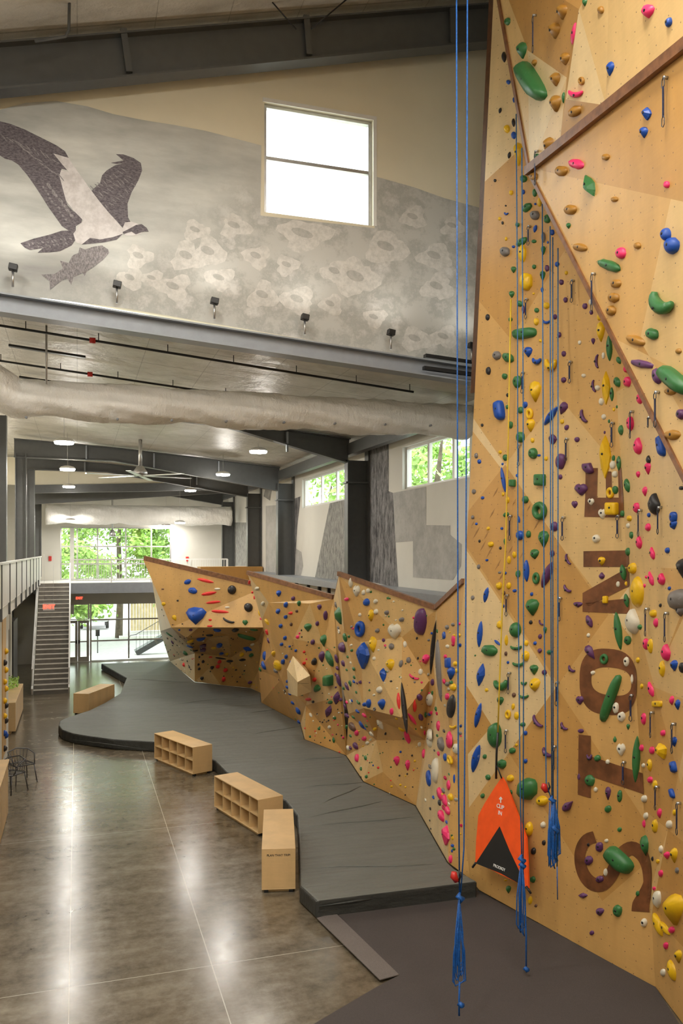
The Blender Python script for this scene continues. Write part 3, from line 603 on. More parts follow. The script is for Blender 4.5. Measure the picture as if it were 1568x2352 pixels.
# ================================================================ SHOE CUBBIES
def cubby_tree():
    L_, D_, H_, t = 2.1, .56, .74, .022
    o = empty('shoe_cubby'); c = MB()
    c.box((0, 0, .06), (L_, D_, .06 + t)).box((0, 0, .06 + t), (t, D_, H_ - t)).box((L_ - t, 0, .06 + t), (L_, D_, H_ - t)).box((t, D_ - t, .06 + t), (L_ - t, D_, H_ - t))
    bevel(c.build('carcass', M['box_ply'], o), .003, 1); bevel(MB().box((0, 0, H_ - t), (L_, D_, H_)).build('top', M['box_ply'], o), .003, 1)
    MB().box((t, .01, .39), (L_ - t, D_ - t - .001, .39 + t)).build('shelf', M['box_ply'], o)
    for k in range(1, 5): MB().box((L_ * k / 5 - t / 2, .012, .06 + t), (L_ * k / 5 + t / 2, D_ - t - .001, H_ - t - .001)).build('divider', M['box_ply'], o)
    MB().box((.08, .05, 0), (L_ - .08, D_ - .05, .06)).build('plinth', M['box_ply'], o)
    for x, y in ((.03, .04), (L_ - .1, .04), (.03, D_ - .11), (L_ - .1, D_ - .11)): MB().box((x, y, 0), (x + .07, y + .07, .058)).build('foot', M['black'], o)
    return o
def copy_tree(o, parent=None):
    c = o.copy(); C.objects.link(c); c.parent = parent
    for ch in list(o.children): copy_tree(ch, c)
    return c
cb0 = cubby_tree()
for i, (pl, pr, lab) in enumerate((((1.99, 22.8), (2.75, 20.9), 'open birch shoe cubby beside the rounded end of the mat, second from the back'), ((2.87, 18.1), (3.46, 15.95), 'open birch shoe cubby in the middle, touching the lettered one'),
                                   ((3.4, 15.45), (2.9, 13.35), 'birch cubby unit with small black lettering on its end'), ((.82, 31.86), (-.17, 29.9), 'farthest birch cubby unit, showing its plain back'))):
    c_ = cb0 if i == 0 else copy_tree(cb0); d = Vector(pr) - Vector(pl); c_.location = (pl[0], pl[1], 0); c_.rotation_euler.z = math.atan2(d.y, d.x)
    tag(c_, lab, 'shelf', 'birch shoe cubbies round the mat')
    if i == 2: lettered = c_
# lettering on the near end (local: end face at x = L)
R_ = Matrix(((0, 0, 1), (1, 0, 0), (0, 1, 0)))
t_ = text('PLAN THAT TRIP!', .05, Vector((2.1015, .28, .63)), R_, M['black'], 'lettering', None, .0008); t_.parent = lettered
# left side furniture
sh = empty('slatted_bin', (-1.7, 17.4, 0), 'slatted timber bin at the left edge of the floor', 'bin')
for k in range(11): MB().box((-1.45, 15.9 + k * .3, .03 + 0), (-1.42, 15.9 + k * .3 + .26, 1.14)).build('slat', M['box_ply'], sh)
MB().box((-1.84, 15.85, 1.14), (-1.40, 19.2, 1.17)).build('top', M['box_ply'], sh); MB().box((-1.84, 15.9, .03), (-1.46, 19.15, 1.13)).build('box', M['box_ply'], sh)
pl_ = empty('planter_box', (-2.1, 27.4, 0), 'timber planter box with greenery near the foot of the stairs', 'planter')
bevel(MB().box((-2.75, 27.4, .08), (-1.82, 31.2, .98)).build('box', M['box_ply'], pl_)); MB().box((-2.7, 27.5, 0), (-1.95, 31.1, .08)).build('plinth', M['box_ply'], pl_)
vs = []; fs = []
for k in range(260):
    q = Vector((random.uniform(-2.6, -1.95), random.uniform(29.6, 31.1), 1.0 + random.random() * .3)); a = Vector((random.uniform(-1, 1), random.uniform(-1, 1), random.uniform(.2, 1))).normalized() * .06; b = a.orthogonal().normalized() * .03
    i = len(vs); vs += [q - a, q - b, q + a, q + b]; fs.append((i, i + 1, i + 2, i + 3))
MB().add(vs, fs).build('greenery', M['leaf'], pl_, fix=False)
def chair(x, y, rz, label):
    o = empty('wire_chair', (0, 0, 0), label, 'chair', 'pale wire chairs by the slatted bin')
    pts = lambda L: [Vector(p) for p in L]; r = .013
    MB().tube(pts([(-.24, -.2, .44), (.24, -.2, .44), (.24, .22, .44), (-.24, .22, .44)]), .014, 8, True).build('seat_frame', M['biner'], o)
    mb = MB()
    for k in range(7): mb.tube(pts([(-.2 + k * .067, -.2, .44), (-.2 + k * .067, .22, .44)]), .007, 5)
    mb.build('seat_wires', M['biner'], o)
    for sx in (-1, 1):
        for sy in (-1, 1): MB().tube(pts([(.22 * sx, .01 + .2 * sy, .44), (.27 * sx, .01 + .27 * sy, 0)]), r).build('leg', M['biner'], o)
    MB().tube(pts([(-.25, -.16, .44), (-.30, -.05, .66), (-.26, .2, .74), (0, .3, .78), (.26, .2, .74), (.30, -.05, .66), (.25, -.16, .44)]), .014).build('back_hoop', M['biner'], o)
    mb = MB()
    for k in range(7): t = -1 + k / 3; mb.tube(pts([(.2 * t, .22, .44), (.26 * t, .28 - .06 * t * t, .75)]), .007, 5)
    mb.build('back_wires', M['biner'], o)
    o.location = (x, y, 0); o.rotation_euler.z = rz
chair(-1.50, 20.9, -.7, 'pale wire chair nearer the slatted bin'); chair(-1.30, 21.7, .5, 'pale wire chair a step farther out on the floor')
sp = empty('climbing_strip', (-1.84, 23.5, 0), 'narrow timber climbing strip on the left wall with yellow and dark holds', 'climbing wall')
MB().box((-1.849, 22.9, .3), (-1.83, 24.0, 3.9)).build('panel', WOOD[1], sp)
kk = 0
for z, col in ((3.0, 'Y'), (2.75, 'K'), (2.5, 'Y'), (2.25, 'Y'), (2.0, 'Y'), (1.75, 'Y'), (1.55, 'K'), (1.35, 'Y'), (1.15, 'K'), (.9, 'B'), (.75, 'B'), (.5, 'K')):
    kk += 1; y = 23.45 + (.22 if kk % 2 else -.2)
    MB().tube([(-1.83, y, z), (-1.80, y, z), (-1.75, y, z - .01)], [.08, .085, .04], 8).build('hold', M['h' + col], sp)

# ================================================================ CLIMBING WALLS
WALLS = []   # (polygons in world space) for placing holds on the surfaces
def cwall(name, label, V, faces, inner=None, solid=.06):
    """V: key->world point; faces: list of (keys, tone)"""
    ks = list(V); idx = {k: i for i, k in enumerate(ks)}
    root = tag(empty(name, V[ks[0]], label, 'climbing wall'))
    bm_ = bmesh.new(); vv = [bm_.verts.new(V[k]) for k in ks]
    for f, t in faces:
        q = bm_.faces.new([vv[idx[k]] for k in f]); q.material_index = t
    if inner: inner(bm_)
    ng = [f for f in bm_.faces if len(f.verts) > 3]; bmesh.ops.triangulate(bm_, faces=ng)
    for f in bm_.faces:   # face the climber's side
        if f.normal.length == 0: f.normal_update()
        if f.normal.dot(EYE - f.calc_center_median()) < 0: f.normal_flip()
    me = bpy.data.meshes.new('panels'); bm_.to_mesh(me); bm_.free()
    for w_ in WOOD: me.materials.append(w_)
    o = bpy.data.objects.new('panels', me); C.objects.link(o); o.parent = root; o.matrix_parent_inverse = Matrix.Translation(-root.location)
    s_ = o.modifiers.new('ply', 'SOLIDIFY'); s_.thickness = solid; s_.offset = -1
    WALLS.append((root, [v.co.copy() for v in me.vertices], [tuple(p.vertices) for p in me.polygons])); return root
def trim(root, pts, w_=.07, h_=.13, name='edge_trim', up=(0, 0, 1), mt='trim'):
    for a, b in zip(pts, pts[1:]): MB().beam(a, b, w_, h_, up).build(name, M[mt], root)
def B(x, y): return onz(x, y, .285)
def A_(x, y, D): return at(x, y, D)
# far prow
VA = {'p0': A_(332, 1285, 30), 'p1': A_(605, 1350, 28.5), 'p2': A_(393, 1441, 29.5), 'p3': A_(456, 1441, 29.2), 'p4': A_(604, 1441, 28.0), 'p5': A_(428, 1465, 29.7), 'p6': A_(447, 1500, 33), 'p7': A_(525, 1459, 30.1), 'p8': A_(479, 1467, 31.0),
      'p9': A_(592, 1472, 30.0), 'p10': A_(602, 1520, 30.8), 'p11': A_(530, 1510, 32.0), 'p12': B(447, 1566), 'p13': B(506, 1573), 'p14': B(575, 1580), 'p15': B(600, 1592), 'q0': A_(345, 1310, 34), 'q1': A_(368, 1450, 37.5), 'q2': B(390, 1519), 'p16': A_(480, 1535, 33.1)}
farw = cwall('boulder_wall', 'far prow-shaped plywood boulder wall with one big blue heart hold', VA,
    [(('p0', 'p2', 'p3', 'p4', 'p1'), 1), (('p2', 'p5', 'p3'), 0), (('p2', 'p6', 'p5'), 2), (('p3', 'p5', 'p8', 'p7'), 2), (('p5', 'p6', 'p8'), 2), (('p3', 'p7', 'p4'), 1), (('p4', 'p7', 'p9'), 2), (('p4', 'p9', 'p10'), 2),
     (('p7', 'p8', 'p11'), 1), (('p7', 'p11', 'p9'), 2), (('p9', 'p11', 'p10'), 1), (('p8', 'p6', 'p11'), 2), (('p6', 'p16', 'p11'), 1), (('p6', 'p12', 'p16'), 1), (('p12', 'p13', 'p16'), 0), (('p16', 'p13', 'p11'), 2), (('p11', 'p13', 'p14'), 2), (('p11', 'p14', 'p10'), 1), (('p10', 'p14', 'p15'), 1),
     (('p0', 'q0', 'p2'), 3), (('q0', 'q1', 'p2'), 3), (('p2', 'q1', 'p6'), 3), (('q1', 'q2', 'p6'), 3), (('q2', 'p12', 'p6'), 3)])  # pale tone paints light from the far glass into the left side
trim(farw, [VA['p0'] + Vector((0, .04, .05)), VA['p1'] + Vector((0, .04, .05))], .1, .17, 'cap_trim')
# crate-coloured upper box behind the far wall
tag(MB().box((5.0, 35.2, 4.0), (7.7, 36.2, 4.99)).build('plywood_parapet', WOOD[2]), 'plain plywood parapet box rising behind the far boulder wall', 'parapet')
VB = {'b0': A_(569, 1319, 25), 'b1': A_(766, 1376, 21.3), 'b2': A_(601, 1425, 25.6), 'b3': A_(625, 1500, 25.3), 'b4': A_(645, 1560, 25.3), 'b5': A_(594, 1538, 28.8), 'b6': B(600, 1614), 'b7': B(690, 1662), 'b8': B(700, 1698), 'b9': B(795, 1735),
      'c1': A_(617, 1384, 24.2), 'c2': A_(711, 1386, 22.2), 'c3': A_(673, 1468, 23.4), 'c4': A_(742, 1480, 22.0), 'c5': A_(702, 1620, 23.9), 'c6': A_(781, 1600, 21.5), 'c7': A_(772, 1500, 20.9), 'b10': A_(606, 1452, 28.5)}
midw = cwall('boulder_wall', 'middle plywood boulder wall with a boxy wooden volume', VB,
    [(('b0', 'b2', 'c1'), 3), (('b0', 'c1', 'b1'), 1), (('c1', 'c2', 'b1'), 0), (('c1', 'b2', 'b3', 'c3'), 1), (('c1', 'c3', 'c2'), 1), (('c2', 'c3', 'c4'), 0), (('c2', 'c4', 'c7', 'b1'), 1), (('b3', 'b4', 'c3'), 1), (('c3', 'b4', 'c5'), 2), (('c3', 'c5', 'c4'), 1), (('c4', 'c5', 'c6'), 0), (('c4', 'c6', 'c7'), 1),
     (('b4', 'b5', 'b6'), 2), (('b4', 'b6', 'b7'), 2), (('b4', 'b7', 'c5'), 1), (('c5', 'b7', 'b8'), 0), (('c5', 'b8', 'b9', 'c6'), 2), (('b2', 'b10', 'b5', 'b3'), 2), (('b3', 'b5', 'b4'), 2)])
trim(midw, [VB['b0'] + Vector((0, .03, .05)), VB['b1'] + Vector((0, .03, .05))], .09, .12, 'cap_trim')
# boxy volume on the middle wall
q = {k: A_(x, y, D) for k, (x, y, D) in {'a': (673, 1508, 23.2), 'b': (711, 1552, 22.4), 'c': (684, 1566, 22.5), 'd': (660, 1538, 23.3), 'e': (684, 1599, 22.8), 'f': (714, 1588, 22.9), 'g': (664, 1592, 23.9), 'h': (700, 1530, 23.5)}.items()}
vol = MB(); vol.add([q[k] for k in 'abcdefgh'], [(0, 1, 2), (0, 2, 3), (2, 1, 5, 4), (3, 2, 4, 6), (0, 7, 1), (7, 5, 1), (3, 6, 0)])
vo_ = vol.build('wooden_volume', WOOD[3], midw, fix=False); vo_.modifiers.new('s', 'SOLIDIFY').thickness = .02
VC = {'c0': A_(778, 1322, 18.3), 'c1': A_(1001, 1401, 15.6), 'c2': A_(766, 1376, 20.6), 'c3': A_(790, 1450, 19.0), 'c4': A_(783, 1560, 20.3), 'c5': A_(835, 1626, 18.2), 'c6': A_(921, 1648, 16.4), 'c7': A_(986, 1563, 16.3), 'c8': A_(827, 1475, 18.0), 'c9': A_(923, 1463, 16.7),
      'c10': A_(993, 1500, 16.0), 'c11': A_(864, 1700, 18.9), 'c12': A_(870, 1655, 18.3), 'c13': A_(879, 1773, 18.6), 'g0': B(795, 1735), 'g1': B(835, 1795), 'g2': B(955, 1850), 'c14': A_(975, 1700, 17.2), 'c15': A_(800, 1640, 20.8)}
nearw = cwall('boulder_wall', 'near plywood boulder wall with a tall blue diamond hold', VC,
    [(('c0', 'c2', 'c3'), 3), (('c2', 'c4', 'c3'), 1), (('c0', 'c3', 'c8'), 2), (('c0', 'c8', 'c9'), 1), (('c0', 'c9', 'c1'), 0), (('c1', 'c9', 'c10'), 1), (('c9', 'c7', 'c10'), 1), (('c9', 'c6', 'c7'), 1), (('c8', 'c5', 'c6', 'c9'), 0), (('c3', 'c5', 'c8'), 1), (('c3', 'c4', 'c5'), 0),
     (('c5', 'c12', 'c6'), 2), (('c4', 'c15', 'c5'), 0), (('c15', 'c11', 'c12', 'c5'), 2), (('c12', 'c11', 'c14', 'c6'), 1), (('c6', 'c14', 'c7'), 1), (('c15', 'g0', 'c11'), 1), (('g0', 'g1', 'c11'), 0), (('g1', 'c13', 'c11'), 0), (('g1', 'g2', 'c13'), 2), (('c11', 'c13', 'c14'), 1), (('c13', 'g2', 'c14'), 1)])
trim(nearw, [VC['c0'] + Vector((0, .03, .045)), VC['c1'] + Vector((0, .03, .045))], .08, .10, 'cap_trim')
trim(nearw, [VC['c0'] + Vector((.02, .02, .02)), VC['c2'] + Vector((.02, .02, .02))], .03, .03, 'cap_trim')
# tall rope wall
TP, TN = Vector((7.16, 8.94, 0)), Vector((1, .2424, 0)).normalized()
def T(x, y, off=0):
    p = onplane(x, y, TP, TN); return p - TN * off
tl = [(1138, -120), (1128, 100), (1106, 560), (1090, 900), (1066, 1340), (1080, 2019)]
tr_ = [(1340, -120), (1362, 300), (1388, 620), (1415, 900), (1440, 1300), (1458, 1560), (1478, 1860), (1494, 2093), (1505, 2268)]
VT = {'l%d' % i: T(*p) for i, p in enumerate(tl)}; VT['l6'] = T(1100, 2044)
for i, p in enumerate(tr_): VT['r%d' % i] = T(*p)
for k in ('l5',): VT[k] = T(1080, 2019)
facs = [(('l0', 'r0', 'r1', 'r2', 'r3', 'r4', 'r5', 'r6', 'r7', 'r8', 'l6', 'l5', 'l4', 'l3', 'l2', 'l1'), 1)]
def cuts(lines, tones):
    def fn(bm_):
        for (x0, y0, x1, y1) in lines:
            n_ = ray(x0, y0).cross(ray(x1, y1)).normalized()
            bmesh.ops.bisect_plane(bm_, geom=bm_.verts[:] + bm_.edges[:] + bm_.faces[:], plane_co=EYE, plane_no=n_, clear_inner=False, clear_outer=False)
        for f in bm_.faces:
            x, y, D = proj(f.calc_center_median()); random.seed(int(x) * 7 + int(y) * 13); f.material_index = random.choice(tones)
    return fn
tallw = cwall('climbing_wall', 'very tall plywood rope wall with brown STONE lettering', VT, facs,
              cuts([(1106, 699, 1370, 1016), (1100, 897, 1281, 600), (1100, 980, 1225, 1162), (1080, 1168, 1278, 917), (1073, 1259, 1189, 1432), (1251, 1524, 1347, 1411), (1281, 1246, 1360, 1349), (1070, 1573, 1189, 1762), (1288, 1593, 1377, 1728), (1160, 1740, 1290, 1560), (1290, 2150, 1411, 2045), (1110, 420, 1240, 300)], [0, 1, 1, 2, 0, 1, 3]))
side = [VT['l0'], VT['l1'], VT['l2'], VT['l3']]
trim(tallw, [p + Vector((.03, .09, 0)) for p in side] , .16, .05, 'side_trim', up=(1, 0, 0), mt='dark_trim')
# right-hand facets of the tall wall, folding towards the viewer
VF = {'r%d' % i: VT['r%d' % i] for i in range(9)}
d0 = Vector((-.23, -.77, 0)).normalized()
for i in range(9): VF['s%d' % i] = VT['r%d' % i] + d0 * 6.2 + Vector((0, 0, 0))
foldw = cwall('climbing_wall', 'right-hand fold of the tall plywood wall with big grey and yellow holds', VF, [(('r%d' % i, 'r%d' % (i + 1), 's%d' % (i + 1), 's%d' % i), 1) for i in range(8)],
              cuts([(1505, 1555, 1568, 1420), (1500, 1570, 1560, 1790), (1440, 1740, 1530, 1500), (1470, 1200, 1560, 1400), (1500, 2020, 1540, 1880), (1515, 2000, 1490, 2130), (1430, 1000, 1560, 1180)], [1, 1, 0, 2]))
# corner facets between the near boulder wall and the tall wall
VD = {'a': VC['c1'], 'b': VT['l4'], 'c': T(1076, 1700), 'd': VT['l5'], 'e': B(1029, 1981), 'f': B(955, 1851), 'g': A_(1002, 1600, 16.0), 'h': VC['c10'], 'i': VC['c7'], 'j': VC['c14'], 'k': A_(1035, 1700, 14.6)}
cornw = cwall('boulder_wall', 'narrow corner boulder wall between the near wall and the tall rope wall', VD, [(('a', 'k', 'b'), 1), (('b', 'k', 'c'), 0), (('a', 'g', 'k'), 0), (('a', 'h', 'g'), 3), (('h', 'i', 'g'), 1), (('i', 'j', 'g'), 1), (('g', 'j', 'f'), 0), (('g', 'f', 'e'), 3), (('g', 'e', 'k'), 0), (('k', 'e', 'd'), 1), (('k', 'd', 'c'), 1)])
trim(cornw, [VD['a'] + Vector((0, .03, .04)), VD['b'] + Vector((0, .03, .04))], .07, .09, 'cap_trim')
# leaning lead panels at the top right
pA, pV, pR = at(1138, -5, 12.5), at(1215, 393, 11.9), at(1568, 107, 8.3)
UPp, UPn = plane3(pA, pV, pR); UPn = UPn if UPn.dot(EYE - pA) > 0 else -UPn
U_p = lambda x, y, off=0: onplane(x, y, UPp + UPn * off, UPn)
VU = {'A': U_p(1126, -110), 'V': pV, 'W0': U_p(1329, 21, .10), 'W1': U_p(1391, 242), 'W2': U_p(1299, 228, .12), 'W3': U_p(1212, 116), 'W4': U_p(1301, 178, .05), 'W5': U_p(1284, 336), 'R': pR, 'T': U_p(1400, -110), 'T2': U_p(1880, -420), 'R2': U_p(1880, -146)}
leadw = cwall('climbing_wall', 'upper leaning plywood lead panel with mustard holds and a long green hold', VU,
    [(('A', 'W3', 'V'), 0), (('W3', 'W4', 'V'), 3), (('W4', 'W5', 'V'), 0), (('A', 'W0', 'W4', 'W3'), 2), (('W0', 'W2', 'W4'), 2), (('W0', 'W1', 'W2'), 3), (('W2', 'W1', 'W5'), 2), (('W4', 'W2', 'W5'), 1), (('A', 'T', 'W0'), 2), (('W0', 'T', 'R', 'W1'), 0), (('T', 'T2', 'R2', 'R'), 0)])
pD = at(1568, 1090, 8.5); LPp, LPn = plane3(pV, pR, pD); LPn = LPn if LPn.dot(EYE - pV) > 0 else -LPn
L_p = lambda x, y: onplane(x, y, LPp, LPn)
VL = {'V': pV, 'R': pR, 'R2': L_p(1880, -146), 'D2': L_p(1880, 1706), 'D': pD}
leadl = cwall('climbing_wall', 'lower leaning plywood lead panel with a green hook hold and a purple hold', VL, [(('V', 'R', 'D'), 1), (('R', 'R2', 'D2', 'D'), 1)],
              cuts([(1248, 393, 1540, 457), (1540, 457, 1500, 640), (1408, 776, 1475, 810), (1260, 420, 1480, 800)], [1, 2, 1, 2, 0]))
dn = Vector((0, 0, -1))
trim(leadl, [pV, L_p(1870, 1686)], .06, .05, 'edge_trim', up=LPn)
trim(leadw, [pV + UPn * .03, U_p(1870, -136, .03)], .12, .10, 'edge_trim', up=(UPn + LPn))
trim(leadw, [U_p(1130, -90), U_p(1216, 392)], .07, .05, 'edge_trim', up=UPn)
# ---------------------------------------------------------------- ray casting on the walls
allv, allf, own = [], [], []
for wi, (r_, v_, f_) in enumerate(WALLS):
    o_ = len(allv); allv += v_; allf += [tuple(i + o_ for i in f) for f in f_]; own += [wi] * len(f_)
BV = BVHTree.FromPolygons(allv, allf)
def hit(px, py):
    r = ray(px, py).normalized(); loc, nor, idx, dist = BV.ray_cast(EYE, r)
    if loc is None: return None
    if nor.dot(r) > 0: nor = -nor
    return loc, nor, own[idx]
# brown letters, inlaid on the tall wall
def quadgrid(fn, nu, nv, name, parent, off=.006):
    vs = []; ok = True
    for i in range(nu + 1):
        for j in range(nv + 1):
            x, y = fn(i / nu, j / nv); h = hit(x, y); vs.append(h[0] + h[1] * off)
    fs = [(i * (nv + 1) + j, (i + 1) * (nv + 1) + j, (i + 1) * (nv + 1) + j + 1, i * (nv + 1) + j + 1) for i in range(nu) for j in range(nv)]
    return vs, fs
def letter(parts, ch):
    mb = MB()
    for fn, nu, nv in parts: mb.add(*quadgrid(fn, nu, nv, '', None))
    o = mb.build('painted_letter', M['letter'], tallw, fix=False); o['label'] = 'brown letter ' + ch + ' turned on its side'
def bil(a, b, c, d): return lambda u, v: (a[0] * (1 - u) * (1 - v) + b[0] * u * (1 - v) + c[0] * u * v + d[0] * (1 - u) * v, a[1] * (1 - u) * (1 - v) + b[1] * u * (1 - v) + c[1] * u * v + d[1] * (1 - u) * v)
letter([(bil((1345, 1075), (1373, 1075), (1371, 1143), (1344, 1143)), 3, 8), (bil((1344, 1143), (1432, 1143), (1433, 1189), (1342, 1187)), 14, 5), (bil((1391, 1083), (1404, 1083), (1406, 1143), (1392, 1143)), 2, 6), (bil((1419, 1075), (1427, 1075), (1432, 1143), (1421, 1143)), 2, 8)], 'E')
letter([(bil((1340, 1266), (1444, 1264), (1445, 1302), (1340, 1302)), 16, 4), (bil((1338, 1362), (1445, 1302), (1446, 1345), (1338, 1400)), 16, 5), (bil((1338, 1385), (1446, 1374), (1446, 1410), (1338, 1405)), 16, 4)], 'N')
def se(cx, cy, a, b, t, sk, e=.75):
    c, s = math.cos(t), math.sin(t); x = cx + a * math.copysign(abs(c) ** e, c); y = cy + b * math.copysign(abs(s) ** e, s); return x, y + (x - cx) * sk
def ofn(u, v):
    t = u * 2 * math.pi; o = se(1397, 1566, 66, 76, t, .06); i = se(1404, 1565, 46, 32, t, .10); return o[0] * (1 - v) + i[0] * v, o[1] * (1 - v) + i[1] * v
letter([(ofn, 48, 4)], 'O')
letter([(bil((1329, 1687), (1357, 1690), (1357, 1833), (1327, 1825)), 3, 12), (bil((1357, 1737), (1476, 1776), (1479, 1824), (1357, 1783)), 16, 5)], 'T')
sc_ = [(1056, 437), (1012, 452), (978, 500), (968, 570), (990, 650), (1035, 705), (1092, 715), (1140, 675), (1178, 605), (1215, 535), (1270, 503), (1325, 535), (1355, 605), (1362, 700), (1345, 775), (1325, 830), (1322, 872)]
sw = [.9, .9, .85, .8, .9, 1.0, 1.05, 1.0, 1.0, 1.0, 1.05, 1, .75, .6, 1.0, 1.3, 1.35]
def sfn(u, v):
    k = u * (len(sc_) - 1); i = min(int(k), len(sc_) - 2); f = k - i
    def cr(j): return sc_[max(0, min(len(sc_) - 1, j))]
    p = [0.5 * (2 * cr(i)[a] + (cr(i + 1)[a] - cr(i - 1)[a]) * f + (2 * cr(i - 1)[a] - 5 * cr(i)[a] + 4 * cr(i + 1)[a] - cr(i + 2)[a]) * f * f + (3 * cr(i)[a] - cr(i - 1)[a] - 3 * cr(i + 1)[a] + cr(i + 2)[a]) * f ** 3) for a in (0, 1)]
    d = [0.5 * ((cr(i + 1)[a] - cr(i - 1)[a]) + 2 * f * (2 * cr(i - 1)[a] - 5 * cr(i)[a] + 4 * cr(i + 1)[a] - cr(i + 2)[a]) + 3 * f * f * (3 * cr(i)[a] - cr(i - 1)[a] - 3 * cr(i + 1)[a] + cr(i + 2)[a])) for a in (0, 1)]
    L = math.hypot(*d) or 1; wd = 78 * (sw[i] * (1 - f) + sw[i + 1] * f); o = (v - .5) * wd
    return 950 + (p[0] - d[1] / L * o) / 2.537, 1750 + (p[1] + d[0] / L * o) / 2.537
letter([(sfn, 64, 4)], 'S')

for (x_, y_, l_) in ((400, 490, 16), (930, 730, 12), (350, 820, 16), (100, 1120, 20), (580, 1130, 14), (200, 1340, 16), (310, 1430, 20), (820, 1480, 14), (440, 1640, 18), (1060, 990, 20), (490, 1830, 14), (40, 990, 10), (700, 640, 10), (250, 1180, 12), (640, 1400, 12)):
    cx_, cy_ = 1080 + x_ / 6.918, 1060 + y_ / 6.918; dx_, dy_ = l_ * .42, -l_ * .75
    P = [hit(cx_ - dx_, cy_ - dy_), hit(cx_ + 1.4, cy_ + .6), hit(cx_ + dx_, cy_ + dy_), hit(cx_ - 1.4, cy_ - .6)]
    if all(P): MB().add([q[0] + q[1] * .004 for q in P], [(0, 1, 2, 3)]).build('wood_streak', M['streak'], tallw, fix=False)
# ================================================================ MURALS
MUR_Y = 13.995
def flat(name, pts, off, mat, parent, sc=None, org=(0, 0), surf='Y'):
    P = []
    for x, y in pts:
        if sc: x, y = org[0] + x / sc, org[1] + y / sc
        P.append(onY(x, y, MUR_Y - off) if surf == 'Y' else onX(x, y, RX - .004 - off))
    return MB().prism(P, (0, .001, 0) if surf == 'Y' else (.001, 0, 0)).build(name, mat, parent)
mu = tag(empty('wall_mural', onY(300, 400, MUR_Y), 'grey wall mural of a bird carrying a fish over an oyster bed', 'mural'))
flat('sky_wash', [(-260, 330), (-100, 290), (0, 252), (60, 236), (130, 232), (200, 244), (260, 262), (330, 276), (400, 287), (470, 300), (540, 318), (600, 334), (598, 495), (860, 524), (864, 406), (950, 430), (1020, 455), (1105, 478), (1108, 852), (900, 812), (600, 762), (300, 710), (-260, 640)], 0, M['mural_mix'], mu)
random.seed(11)
shells = [(700, 540, 60, 34), (890, 570, 48, 36), (1000, 590, 38, 30), (820, 640, 48, 42), (770, 625, 30, 26), (1005, 660, 36, 30), (605, 680, 34, 30), (685, 690, 36, 30), (430, 590, 36, 32), (400, 660, 36, 28), (320, 590, 30, 26), (480, 580, 38, 34), (505, 640, 32, 24), (300, 640, 28, 24), (955, 780, 34, 26), (1020, 775, 30, 24), (540, 520, 34, 26), (450, 530, 28, 22), (950, 500, 30, 24), (1040, 520, 26, 20), (350, 640, 24, 18), (760, 700, 26, 22), (860, 730, 26, 20), (590, 590, 30, 26), (660, 610, 26, 22)]
for si, (x, y, a, b) in enumerate(shells):
    n_ = 22; ph = random.random() * 6; P = []
    for k in range(n_):
        t = 2 * math.pi * k / n_; r = 1 + .22 * math.sin(3 * t + ph) + random.uniform(-.12, .12); P.append((x + a * r * math.cos(t), y + b * r * math.sin(t)))
    flat('oyster_shell', P, .0015 + .0002 * si, M['shell_rim'], mu)
    P = [(x - a * .1 + a * .42 * math.cos(t), y - b * .15 + b * .28 * math.sin(t) + .3 * a * .42 * math.cos(t)) for t in [2 * math.pi * k / 12 for k in range(12)]]
    o = flat('shell_hollow', P, .0016 + .0002 * si + .0051, M['shell_pit'], mu)
S7 = dict(sc=2.613, org=(0, 200))
flat('bird_wing', [(-60, 190), (0, 205), (60, 220), (150, 255), (260, 310), (340, 350), (390, 385), (412, 425), (425, 470), (410, 500), (370, 490), (355, 530), (385, 640), (405, 710), (440, 745), (495, 770), (490, 812), (455, 835), (455, 890), (372, 835), (340, 790), (290, 720), (240, 640), (200, 580), (165, 530), (110, 465), (70, 440), (30, 430), (0, 410), (-60, 370)], .004, M['feather'], mu, **S7)
flat('bird_wing', [(545, 625), (600, 575), (612, 530), (640, 500), (690, 470), (745, 455), (700, 462), (665, 455), (740, 440), (695, 402), (740, 404), (800, 425), (845, 455), (853, 500), (830, 560), (790, 630), (765, 700), (768, 780), (785, 815), (745, 855), (700, 805), (650, 750), (600, 690)], .004, M['feather'], mu, **S7)
flat('bird_body', [(320, 398), (360, 410), (412, 425), (440, 470), (540, 610), (600, 690), (660, 762), (705, 810), (735, 850), (735, 890), (690, 912), (640, 925), (560, 905), (490, 945), (455, 930), (440, 880), (462, 850), (500, 800), (440, 740), (395, 680), (358, 540), (365, 500), (412, 508), (370, 460)], .006, M['belly'], mu, **S7)
flat('bird_tail', [(122, 937), (200, 910), (300, 885), (370, 862), (440, 860), (475, 885), (430, 950), (360, 985), (300, 992), (225, 994), (255, 968), (180, 978), (150, 965)], .005, M['feather'], mu, **S7)
flat('bird_belly_shade', [(490, 945), (540, 905), (600, 915), (680, 900), (738, 880), (700, 915), (620, 932)], .0075, M['feather'], mu, **S7)
flat('bird_neck', [(738, 840), (750, 812), (790, 808), (830, 822), (862, 850), (850, 878), (800, 893), (755, 890), (735, 870)], .008, M['belly'], mu, **S7)
flat('bird_head', [(735, 870), (775, 850), (815, 828), (850, 822), (880, 845), (892, 868), (868, 866), (845, 872), (815, 884), (790, 868), (760, 876), (742, 884)], .0095, M['feather'], mu, **S7)
flat('fish', [(248, 1125), (330, 1120), (378, 1088), (360, 1042), (412, 1056), (432, 1015), (440, 1008), (470, 995), (478, 962), (510, 975), (560, 958), (612, 950), (650, 975), (655, 995), (620, 1035), (560, 1080), (520, 1105), (508, 1135), (495, 1115), (440, 1140), (428, 1188), (405, 1150), (372, 1160), (340, 1185), (300, 1217), (297, 1165)], .006, M['fishink'], mu, **S7)
random.seed(4)
